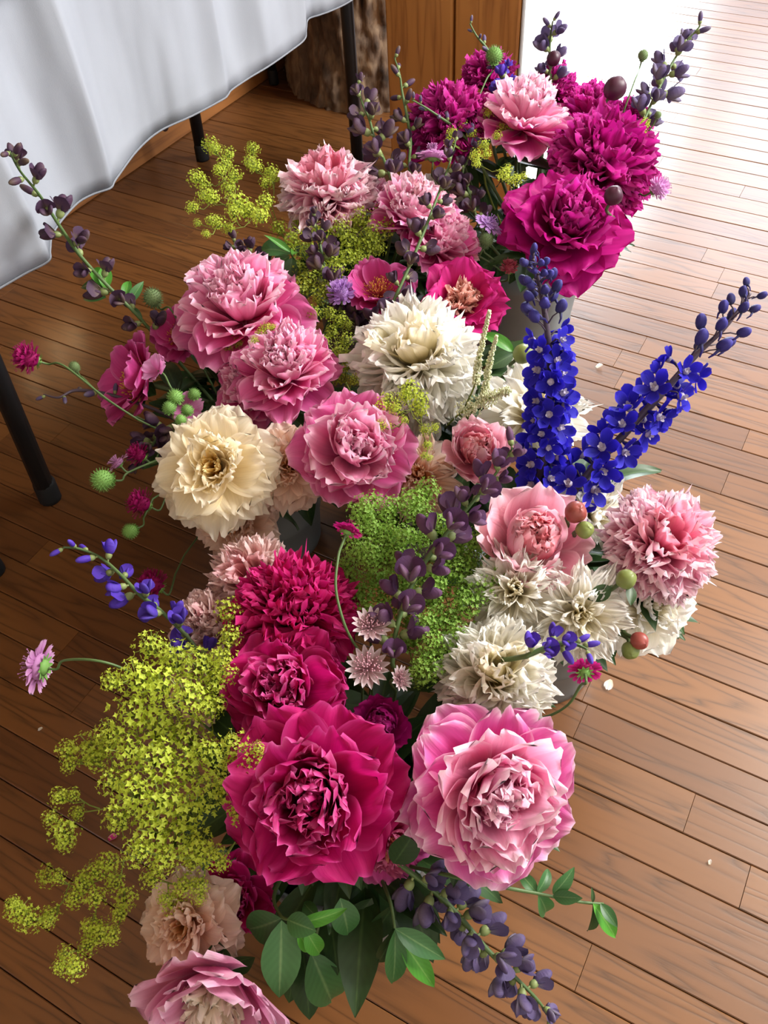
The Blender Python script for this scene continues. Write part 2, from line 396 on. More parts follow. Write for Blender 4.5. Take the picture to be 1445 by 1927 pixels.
# ------------------------------------------------------------------ folding table and its cloth
tu = V; tn = U
def tpt(s, c, z): return tu * s + tn * c + Vector((0, 0, z))
def table():
    th = Thing('folding_table', 'folding table with round black metal legs under a white cloth', 'table', tpt(1.2, -1.25, 0))
    b = Bld(); b.box((-.95, -.36, .75), (1.05, .31, .785)); o = th.part('tabletop', b.mesh('tabletop', False), M['laminate'], Matrix.Translation(tpt(1.15, -1.27, 0)) @ Matrix((tu, -tn, Vector((0, 0, 1)))).transposed().to_4x4())
    def leg(foot, top, r):
        foot = Vector(foot); top = Vector(top); b = Bld()
        b.tube([foot + Vector((0, 0, .03)), foot.lerp(top, .5), top], r, 14); lg = th.part('leg', b.mesh('leg'), M['black_metal'])
        b = Bld(); d = (top - foot).normalized(); b.tube([foot + Vector((0, 0, .0008)), foot + Vector((0, 0, .006)), foot + d * .035, foot + d * .042], lambda t: r * (1.15 if t < .9 else 1.02), 14)
        link('foot', b.mesh('foot'), M['rubber'], lg, Matrix())
    f1 = at(95, 938, 0); leg(f1, f1 + tu * .05 - tn * .03 + Vector((0, 0, .75)), .0165)
    f2 = Vector((-.003, 2.035, 0)); leg(f2, f2 + Vector((0, 0, .75)) , .0145)
    f3 = at(382, 300, 0); leg(f3, f3 + tn * .02 + Vector((0, 0, .75)), .0145)
    f4 = at(-12, 1075, 0); leg(f4, f4 - tn * .05 + Vector((0, 0, .75)), .0165)
    f5 = at(516, 158, 0); leg(f5, f5 - tn * .02 + Vector((0, 0, .75)), .012)
table()
def cloth():
    hem = [(-300, 660), (-160, 612), (-60, 575), (0, 541), (45, 515), (90, 491), (93, 470), (100, 436), (140, 386), (172, 366), (206, 354), (214, 342), (222, 330), (258, 282), (300, 246), (360, 218), (418, 187), (428, 178), (436, 168),
           (470, 145), (505, 124), (545, 96), (572, 74), (575, 55), (579, 36), (600, 28), (622, 20), (655, 4), (690, -22), (740, -70)]
    zs = .472; top = []; bot = []
    for px, py in hem: p = at(px, py, zs); bot.append(p)
    bot = smooth_line(bot, 5)
    n = len(bot); s0 = bot[0].dot(tu); s1 = bot[-1].dot(tu); m = 14; rows = []; uvs = []
    RIDGE = [(at(x_, y_, zs).dot(tu), a_) for x_, y_, a_ in ((88, 490, 1), (135, 390, -.8), (208, 354, 1.1), (235, 312, -.9), (300, 246, .5), (425, 180, 1), (460, 152, -.8), (505, 124, .8), (573, 72, 1), (600, 28, -.6))]
    acc = [0]
    for i in range(1, n): acc.append(acc[-1] + (bot[i] - bot[i - 1]).length)
    for j in range(m + 1):
        r_ = []; q = []
        for i in range(n):
            f = acc[i] / acc[-1]; t = tpt(bot[i].dot(tu) * .75 + .25 * (s0 + (s1 - s0) * f), -.94, .79)
            k = j / m; p = t.lerp(bot[i], k); base = tpt(bot[i].dot(tu), -.962 + (k ** .6) * .02, 0)
            g = k ** .8; cc = t.dot(tn) * (1 - g) + bot[i].dot(tn) * g
            sb = bot[i].dot(tu); cc += .022 * (k ** .6) * (1 - k) ** .5 * sum(max(0, 1 - abs(sb - q_) / .05) ** 1.5 * a_ for q_, a_ in RIDGE) + .006 * k ** .5 * (1 - k) ** .5 * sin(sb * 31 + 2 * k)
            ss = p.dot(tu); z = t.z + (bot[i].z - t.z) * k
            r_.append(tpt(ss, cc, z)); q.append((f, k))
        rows.append(r_); uvs.append(q)
    back = [tpt(bot[i].dot(tu) * .75 + .25 * (s0 + (s1 - s0) * acc[i] / acc[-1]), -1.62, .788) for i in range(n)]; mid = [tpt(bot[i].dot(tu) * .75 + .25 * (s0 + (s1 - s0) * acc[i] / acc[-1]), -.95, .792) for i in range(n)]
    rows = [back, mid] + rows; uvs = [uvs[0], uvs[0]] + uvs
    b = Bld(); b.grid(rows, uvs)
    m_, nt, out = new_mat('white_linen'); L = nt.links.new; tc = N(nt, 'ShaderNodeTexCoord')
    wv = N(nt, 'ShaderNodeTexNoise'); wv.inputs['Scale'].default_value = 700; L(tc.outputs['Object'], wv.inputs['Vector'])
    mpv = N(nt, 'ShaderNodeMapping'); mpv.inputs['Scale'].default_value = (11, .7, 1); uvn = N(nt, 'ShaderNodeUVMap'); L(uvn.outputs[0], mpv.inputs[0])
    nz = N(nt, 'ShaderNodeTexNoise'); nz.inputs['Scale'].default_value = 1; nz.inputs['Detail'].default_value = 2; L(mpv.outputs[0], nz.inputs['Vector'])
    bp = N(nt, 'ShaderNodeBump'); bp.inputs['Strength'].default_value = .2; bp.inputs['Distance'].default_value = .0006; L(wv.outputs[0], bp.inputs['Height'])
    b2 = N(nt, 'ShaderNodeBump'); b2.inputs['Strength'].default_value = .55; b2.inputs['Distance'].default_value = .07; L(nz.outputs[0], b2.inputs['Height']); L(bp.outputs[0], b2.inputs['Normal'])
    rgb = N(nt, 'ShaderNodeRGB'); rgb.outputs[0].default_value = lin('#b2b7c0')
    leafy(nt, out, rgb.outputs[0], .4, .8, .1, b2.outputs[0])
    th = Thing('tablecloth', 'white linen cloth hanging in folds over the table edge', 'tablecloth', tpt(1.2, -1.25, .742))
    o = th.part('cloth', b.mesh('cloth'), m_); sd = o.modifiers.new('thick', 'SOLIDIFY'); sd.thickness = .0012; sd.offset = 1
    b = Bld(); b.tube([p + tn * .001 for p in bot], .0016, 5); th.part('hem', b.mesh('hem'), m_)
cloth()

# ------------------------------------------------------------------ buckets
BUCKET = {}
def bucket(key, px, py, label, r=.098, h=.24):
    c = at(px, py, h); c.z = 0; th = Thing('flower_bucket', label, 'bucket', c, 'zinc flower buckets'); T = Matrix.Translation(c)
    rb = r * .76; b = Bld()
    prof = [(0.0, .008), (rb - .004, .008), (rb - .002, .0008), (rb + .002, .0008), (rb + .0025, .012), (rb + (r - rb) * .3, h * .3), (rb + (r - rb) * .33 + .002, h * .325), (rb + (r - rb) * .36, h * .35),
            (rb + (r - rb) * .74, h * .74), (rb + (r - rb) * .77 + .002, h * .765), (rb + (r - rb) * .8, h * .79), (r, h), (r - .003, h), (rb + .001, .015), (0, .014)]
    b.lathe(prof, 48); th.part('body', b.mesh('body'), M['zinc'], T)
    b = Bld(); b.lathe([(r + .0035 * cos(a), h + .0035 * sin(a)) for a in [2 * pi * i / 10 for i in range(11)]], 48); th.part('rim', b.mesh('rim'), M['zinc'], T)
    BUCKET[key] = (c, r, h)
bucket('A', 1000, 445, 'zinc bucket at the back holding the dark magenta peonies')
bucket('B', 700, 520, 'zinc bucket behind the white peony, nearest the table legs')
bucket('C', 470, 800, 'zinc bucket under the cream peonies with yellow hearts')
bucket('D', 815, 780, 'zinc bucket in the middle under the large white peony')
bucket('E', 1040, 1040, 'zinc bucket on the window side below the shell pink peonies')
bucket('F', 640, 1520, 'zinc bucket nearest the camera under the crimson peonies')

# ------------------------------------------------------------------ petals and leaves (shared meshes)
def petal_mesh(name, bend=.5, tip=0, cup=.3, ruffle=.05, notch=.03, base=.25, tr=.28, nu=11, nv=10, seed=0, kfreq=2.5, wide=.62):
    r = random.Random(seed); ph = r.uniform(0, 6); ph2 = r.uniform(0, 6); no = r.uniform(0, 50); sk = r.uniform(-.12, .12); cleft = r.choice((0, .03, .07)) * (1 if notch > .04 else 0)
    rows = []; uvs = []; y = z = 0.0; last = 0
    for i in range(nv + 1):
        v = i / nv
        if i:
            a = bend * v + tip * max(0, (v - .6) / .4) ** 1.5; y += cos(a) / nv; z += sin(a) / nv
            dy, dz = cos(a), sin(a)
        else: dy, dz = 1, 0
        w = (base + (1 - base) * sin(pi / 2 * min(v / wide, 1))) * (1 - .72 * max(0, (v - wide) / (1 - wide)) ** 3.5) ** .55
        row = []; q = []
        for k in range(nu):
            u = -1 + 2 * k / (nu - 1); uu = u * (1 - .10 * cup * v)
            sh = -tr * .5 * (u * u) ** 1.3 * v ** 3 - cleft * math.exp(-((u - sk * 3) / .16) ** 2) * v ** 6 + (.8 * notch * (noise.noise(Vector((u * 2.2 * kfreq / 2.5, no, 0))) * 1.7 + .45 * noise.noise(Vector((u * 5.5, no + 9, 0))))) * v ** 4
            zz = cup * u * u * w * .5 * (.45 + .75 * v) * (1 - .78 * v ** 3) + ruffle * (sin(kfreq * u * pi + ph + v) * .6 + .6 * noise.noise(Vector((u * 1.7, v * 2.2, no)))) * v ** 2
            row.append((uu * w * .5 + sk * v * v, y + sh * dy - zz * dz, z + sh * dz + zz * dy)); q.append((k / (nu - 1), v))
        rows.append(row); uvs.append(q)
    b = Bld(); b.grid(rows, uvs); return b.mesh(name)
STYLE = {
    'guard': dict(bend=.6, tip=-.35, cup=.42, ruffle=.10, notch=.045, tr=.22),
    'flat': dict(bend=.2, tip=-.3, cup=.22, ruffle=.10, notch=.08, tr=.22),
    'cupped': dict(bend=1.05, tip=-.25, cup=.55, ruffle=.09, notch=.055, tr=.2),
    'tight': dict(bend=1.7, tip=.2, cup=.7, ruffle=.05, notch=.05, tr=.25),
    'ruff': dict(bend=.5, tip=.25, cup=.55, ruffle=.11, notch=.09, tr=.16, kfreq=2.6, base=.3, wide=.66),
    'fringe': dict(bend=.3, tip=-.1, cup=.45, ruffle=.12, notch=.20, tr=.15, kfreq=4.0, base=.35, nu=13, wide=.74),
    'strap': dict(bend=.3, tip=.25, cup=.5, ruffle=.10, notch=.13, tr=.2, base=.55, nu=9, nv=8, wide=.7),
}
PET = {k: [petal_mesh('petal_' + k, seed=i * 7 + 3, **{**d, 'bend': d['bend'] * (.8 + .1 * i)}) for i in range(5)] for k, d in STYLE.items()}

def leaf_mesh(seed, fold=.35, bend=-.5, wide=.42):
    r = random.Random(seed); rows = []; uvs = []; y = z = 0; nv = 9
    for i in range(nv + 1):
        v = i / nv; a = bend * v
        if i: y += cos(a) / nv; z += sin(a) / nv
        w = wide * (sin(pi * v ** .85) ** .9 if 0 < v < 1 else 0) * .5 + .004; row = []; q = []
        for k in range(5):
            u = -1 + k / 2; zz = fold * abs(u) * w + .02 * sin(6 * v + seed) * u
            row.append((u * w, y - zz * sin(a), z + zz * cos(a))); q.append((k / 4, v))
        rows.append(row); uvs.append(q)
    b = Bld(); b.grid(rows, uvs); return b.mesh('leaf')
LEAF = [leaf_mesh(i, .3 + .1 * (i % 2), -.3 - .3 * i, (.42, .36, .46, .4)[i]) for i in range(4)]
LANCE = [leaf_mesh(i + 9, .35, -.2 - .3 * i, .3) for i in range(3)]
def dir_mat(pos, d, nrm, scale, wscale=1):     # +Y along d, +Z near nrm
    y = d.normalized(); x = y.cross(nrm)
    x = (x if x.length > 1e-4 else y.orthogonal()).normalized(); z = x.cross(y)
    Rm = Matrix((x * scale * wscale, y * scale, z * scale)).transposed()
    return Matrix.Translation(pos) @ Rm.to_4x4()

def petal_M(F, phi, th, L, W, twist=0, ro=0, zo=0, roll=0):
    r = Vector((cos(phi), sin(phi), 0)); zz = Vector((0, 0, 1))
    Y = r * sin(th) + zz * cos(th); Z = zz * sin(th) - r * cos(th); X = Y.cross(Z)
    Rm = Matrix((X, Y, Z)).transposed() @ Matrix.Rotation(twist, 3, 'Y') @ Matrix.Rotation(roll, 3, 'Z')
    S = Matrix.Diagonal((W, L, L)); return F @ Matrix.Translation(r * ro + zz * zo) @ (Rm @ S).to_4x4()

PEONY = {   # layers: style, count, tilt(deg), tilt jitter, length, length jitter, width, role(0 guard 1 inner 2 core), twist jitter
 'double': [('guard', 8, 98, 12, 1.08, .1, .95, 0, .3), ('guard', 8, 80, 14, 1.04, .1, .82, 0, .4), ('cupped', 9, 76, 12, 1.06, .1, .66, 1, .5), ('cupped', 10, 58, 14, 1.04, .1, .56, 1, .6),
            ('ruff', 12, 50, 16, .98, .12, .46, 1, .8), ('ruff', 14, 32, 16, .95, .12, .40, 1, 1.0), ('cupped', 5, 34, 16, .95, .1, .5, 1, .7), ('strap', 14, 16, 16, .82, .14, .3, 2, 1.2)],
 'globe': [('guard', 8, 104, 10, 1.22, .1, .95, 0, .3), ('guard', 6, 86, 12, 1.12, .1, .8, 0, .4), ('cupped', 11, 84, 8, 1.1, .06, .62, 1, .35), ('cupped', 11, 66, 10, 1.1, .07, .58, 1, .4), ('cupped', 10, 48, 10, 1.06, .08, .5, 1, .5),
            ('ruff', 12, 36, 14, 1.02, .1, .42, 1, .8), ('ruff', 12, 20, 14, .98, .1, .36, 1, 1.0), ('strap', 12, 12, 12, .85, .12, .28, 2, 1.2)],
 'bowl': [('guard', 8, 97, 9, 1.04, .08, .95, 0, .25), ('guard', 8, 80, 10, 1.02, .08, .85, 0, .3), ('cupped', 7, 76, 10, 1.04, .1, .88, 1, .4), ('cupped', 7, 57, 12, 1.0, .1, .78, 1, .5), ('guard', 6, 46, 14, .96, .1, .70, 1, .6),
            ('cupped', 8, 34, 14, .92, .12, .5, 1, .8), ('ruff', 9, 24, 14, .88, .12, .42, 1, .9), ('strap', 6, 14, 10, .7, .12, .3, 2, 1.0)],
 'bomb': [('guard', 9, 100, 8, 1.0, .08, .8, 0, .2), ('flat', 8, 84, 8, .96, .08, .6, 0, .3), ('DOME', 115, 88, 10, .95, .09, .38, 1, .7)],
 'pompom': [('guard', 9, 104, 8, .98, .06, .66, 0, .2), ('guard', 9, 92, 8, 1.0, .06, .6, 0, .3), ('SHING', 100, 92, 9, 1.02, .08, .48, 1, .4)],
 'lowrose': [('guard', 8, 98, 12, 1.04, .1, 1.0, 0, .3), ('guard', 8, 78, 14, 1.0, .12, .95, 0, .4), ('guard', 7, 58, 15, .96, .12, .85, 0, .5), ('cupped', 6, 52, 16, .92, .12, .75, 1, .6),
            ('guard', 5, 40, 14, .86, .12, .6, 1, .8), ('ruff', 11, 38, 15, .86, .12, .5, 1, .8), ('ruff', 12, 22, 14, .80, .12, .4, 1, 1.0), ('strap', 10, 14, 12, .66, .12, .3, 2, 1.1)],
 'tight': [('cupped', 7, 80, 7, 1.02, .05, 1.0, 0, .15), ('tight', 7, 72, 7, 1.0, .06, .85, 0, .2), ('tight', 8, 58, 7, .98, .06, .7, 1, .2), ('tight', 8, 46, 8, .9, .08, .6, 1, .3), ('ruff', 12, 30, 9, .8, .1, .42, 1, .6), ('strap', 12, 14, 10, .74, .1, .3, 2, .8)],
 'anemone': [('flat', 10, 104, 9, 1.02, .08, .82, 0, .25), ('flat', 10, 92, 9, 1.0, .08, .75, 0, .3), ('flat', 11, 76, 9, .9, .08, .66, 1, .3), ('ruff', 11, 60, 9, .78, .1, .5, 1, .5), ('ruff', 10, 45, 9, .62, .1, .42, 1, .6), ('strap', 14, 30, 14, .45, .12, .22, 2, .9)],
 'loose': [('flat', 9, 100, 10, 1.0, .1, .6, 0, .4), ('fringe', 12, 84, 12, .98, .12, .42, 1, .5), ('fringe', 13, 64, 12, .9, .12, .36, 1, .7), ('strap', 14, 44, 14, .8, .12, .26, 1, .9), ('strap', 10, 22, 12, .66, .1, .2, 2, 1)],
 'open': [('guard', 6, 84, 8, 1.05, .08, 1.0, 0, .15), ('guard', 6, 66, 8, 1.0, .08, .95, 0, .2), ('STAM', 0, 0, 0, .55, 0, 0, 2, 0)],
 'crown': [('guard', 7, 76, 7, 1.08, .06, 1.0, 0, .15), ('guard', 7, 60, 8, 1.0, .08, .9, 0, .2), ('DOME', 46, 55, 9, .62, .12, .26, 1, .7)],
}
STAM = []
for sd in range(2):
    r = random.Random(sd); b = Bld()
    for i in range(150):
        ph = r.uniform(0, 2 * pi); th = radians(62) * math.sqrt(r.random()); d = Vector((sin(th) * cos(ph), sin(th) * sin(ph), cos(th)))
        L = r.uniform(.75, 1.0); e = d * L + Vector((r.uniform(-.06, .06), r.uniform(-.06, .06), r.uniform(-.05, .05)))
        b.tube([d * .1, d * L * .6, e], lambda t: .016 * (1 - .3 * t), 3, 0, False)
        b.blob(Matrix.Translation(e) @ Matrix.Rotation(ph, 4, 'Z') @ Matrix.Diagonal((.026, .026, .06, 1)), 4, 3, 1)
    STAM.append(b.mesh('stamens', True, 2))
sepal_me = leaf_mesh(3, .5, .5, .8)

def stem_part(th, head, axis, base, r=.0032, mat='dark_stem', n=8):
    b = Bld(); L = (head - base).length; p1 = base + Vector((0, 0, L * .55)); p2 = head - axis * L * .35
    pts = bez(base, p1, p2, head, n); b.tube(pts, r, 6); th.part('stem', b.mesh('stem'), M[mat]); return pts
def foot_in(bk, toward, r):
    c, br, h = BUCKET[bk]; d = Vector((toward.x - c.x, toward.y - c.y, 0)); L = d.length
    d = d / L if L > 1e-6 else Vector((1, 0, 0))
    q = c - d * min(.05, L * .4) + Vector((r.uniform(-.02, .02), r.uniform(-.02, .02), 0)); q.z = .015; return q

def peony(px, py, z, rpx, kind, pal, ax, bk, label, leaves=3, seed=None):
    r = random.Random(px * 31 + py); pos = at(px, py, z); R = rpx * depth(pos) / F_PX
    axis = camdir(ax[0], ax[1], math.sqrt(max(.02, 1 - ax[0] ** 2 - ax[1] ** 2)) if len(ax) < 3 else ax[2])
    org = pos - axis * R * .30; base = foot_in(bk, pos, r)
    th = Thing('peony', label, 'flower', base, 'peonies standing in the buckets')
    F = frame(org, axis, r.uniform(0, 6)); ms = PAL[pal]
    for st, n, tl, tj, L, Lj, W, role, tw in PEONY[kind]:
        m = ms[min(role, len(ms) - 1)]
        if st == 'STAM':
            th.part('stamens', STAM[r.randrange(2)], [M['anther_red'], M['anther']], F @ Matrix.Scale(L * R, 4), True); continue
        if st in ('DOME', 'SHING'):
            for i in range(n):
                f = (i + .5) / n; mx = radians(tl); t = math.acos(1 - f * (1 - cos(mx))); ph = i * 2.39996 + r.uniform(-.2, .2)
                l = R * (L + r.uniform(-Lj, Lj))
                if st == 'DOME':
                    sty = r.choice(('ruff', 'ruff', 'cupped', 'ruff', 'fringe')); t2 = t + radians(r.uniform(-tj, tj)) + .12
                    l *= 1.05 if t < .6 else 1.0
                    me = PET[sty][r.randrange(5)]; w = R * W * r.uniform(.75, 1.3)
                    th.part('petal', me, m, petal_M(F, ph, t2, l, w, r.uniform(-tw, tw), 0, R * .05))
                else:
                    t2 = t + .46 + radians(r.uniform(-tj, tj)); me = PET[r.choice(('ruff', 'cupped', 'ruff', 'fringe'))][r.randrange(5)]
                    w = R * W * r.uniform(.8, 1.25)
                    mm = ms[2] if (t < .45 and len(ms) > 2) else m
                    th.part('petal', me, mm, petal_M(F, ph, t2, l * 1.02, w, r.uniform(-tw, tw), 0, R * .12))
            continue
        for i in range(n):
            ph = 2 * pi * (i + (.5 if role else 0)) / n + r.uniform(-.25, .25) + tl * .07
            t = radians(tl + r.uniform(-tj, tj)); l = R * (L + r.uniform(-Lj, Lj)); w = R * W * r.uniform(.85, 1.15)
            th.part('petal', PET[st][r.randrange(5)], m, petal_M(F, ph, t, l, w, r.uniform(-tw, tw) * .6, R * .04, (1 - tl / 100) * R * .12, r.uniform(-.12, .12)))
    for i in range(5):
        th.part('sepal', sepal_me, M['leaf_dark'], petal_M(F, i * 1.256, radians(112), R * .42, R * .42, 0, .004, -R * .05))
    pts = stem_part(th, org, axis, base)
    for i in range(leaves):
        p = pts[-2 - (i % 2)]; a = r.uniform(0, 2 * pi); d = Vector((cos(a), sin(a), r.uniform(-.35, .2)))
        for k in range(3):
            dd = d + Vector((r.uniform(-.5, .5), r.uniform(-.5, .5), r.uniform(-.25, .15)))
            th.part('leaf', LANCE[r.randrange(3)], M['leaf_dark'], dir_mat(p, dd, Vector((0, 0, 1)), r.uniform(.07, .10)))
    return th

pm = petal_mat
PAL = {
 'magenta': [pm('magenta_guard', '#9c0a5c', '#b3107a', '#bf1a88'), pm('magenta_inner', '#86084c', '#ad0e74', '#c2228e', '#d04aa4', .18), pm('magenta_core', '#7c0644', '#a00c68', '#b81a84')],
 'crimson': [pm('crimson_guard', '#a80a52', '#bd0f66', '#c41672', '#d84a9a', .12), pm('crimson_inner', '#96084a', '#b80f64', '#cc2a80', '#dc6aa8', .2), pm('crimson_core', '#84063c', '#a80c56', '#bc1c72')],
 'hotcrimson': [pm('cerise_guard', '#b00a56', '#c40e66', '#cc1470'), pm('cerise_inner', '#a20850', '#c60e68', '#d21c78', '#dc3c8c', .2)],
 'twotone': [pm('twotone_guard', '#cc1c7c', '#d83c98', '#e470b8', '#f8d4e8', .25), pm('twotone_inner', '#d84092', '#ee8cba', '#f6bcd6', '#fce2ec', .4), pm('twotone_core', '#e86a90', '#f4a8bc', '#f8cfd6')],
 'pink': [pm('pink_guard', '#c8247a', '#dc4a98', '#e87cb8', '#f4b8d8', .2), pm('pink_inner', '#d43c84', '#ec80b4', '#f4aed0', '#fad6e6', .35), pm('pink_core', '#dc4880', '#ee88ae', '#f6b8ce')],
 'hot': [pm('hot_guard', '#b81e62', '#cc3280', '#d452a0', '#e080bc', .2), pm('hot_inner', '#c03a6e', '#d4568c', '#e080a8'), pm('hot_core', '#d07050', '#e08a6a', '#e8a888')],
 'shell': [pm('shell_guard', '#e47aa4', '#f0a6c2', '#f6c8d8', '#fce6ee', .35), pm('shell_inner', '#e05c94', '#f09cbc', '#f8ccdc', '#fdeaf0', .4), pm('shell_core', '#dc5488', '#ec86a8', '#f6b8c8')],
 'coral': [pm('coral_guard', '#de7a98', '#e89ab2', '#f0b8c8', '#f6d4dc', .3), pm('coral_inner', '#d85a70', '#e67a8c', '#ee9aa8', '#f4c0c8', .3), pm('coral_core', '#d85060', '#e4707c', '#ee98a0')],
 'peach': [pm('peach_guard', '#b4105e', '#c61c74', '#cc3088'), pm('peach_inner', '#e0907c', '#ecaa94', '#f0bcae', '#f4d0c4', .3)],
 'white': [pm('white_guard', '#f4ecd2', '#f6f2e4', '#faf8f4', None, trans=.6), pm('white_inner', '#f6ebc8', '#f8f2e0', '#fbfaf6', None, trans=.6), pm('white_core', '#f4e2a0', '#f6ecc8', '#f9f4e6', None, trans=.6)],
 'cream': [pm('cream_guard', '#f4e4bc', '#f7ecd2', '#f9f3e4', None, trans=.6), pm('cream_inner', '#f6dfa6', '#f8eac6', '#faf2de', None, trans=.6), pm('cream_core', '#f0b43c', '#f6d070', '#faeab8', None, trans=.6)],
 'blush': [pm('blush_guard', '#f2ccb4', '#f5d8c8', '#f8e6dc', None, trans=.6), pm('blush_inner', '#f2c2a2', '#f5d4bc', '#f8e4d6', None, trans=.6), pm('blush_core', '#e49a48', '#f0b878', '#f6d8b8', None, trans=.6)],
 'blushpink': [pm('blushpink_guard', '#e4a8a8', '#ecc0c0', '#f2d6d8', '#f6e6e8', .3), pm('blushpink_inner', '#e4a8a0', '#eec4be', '#f4dcda'), pm('blushpink_core', '#d87080', '#e8a0a8', '#f0c8cc')],
 'rosecream': [pm('rosecream_guard', '#d4689a', '#dd86b0', '#e6a6c8', '#eec8dc', .3), pm('rosecream_inner', '#eac898', '#efd8bc', '#f4e8da'), pm('rosecream_core', '#e8b878', '#f0d4a0', '#f4e4c8')],
}
UP = (0.05, .64)
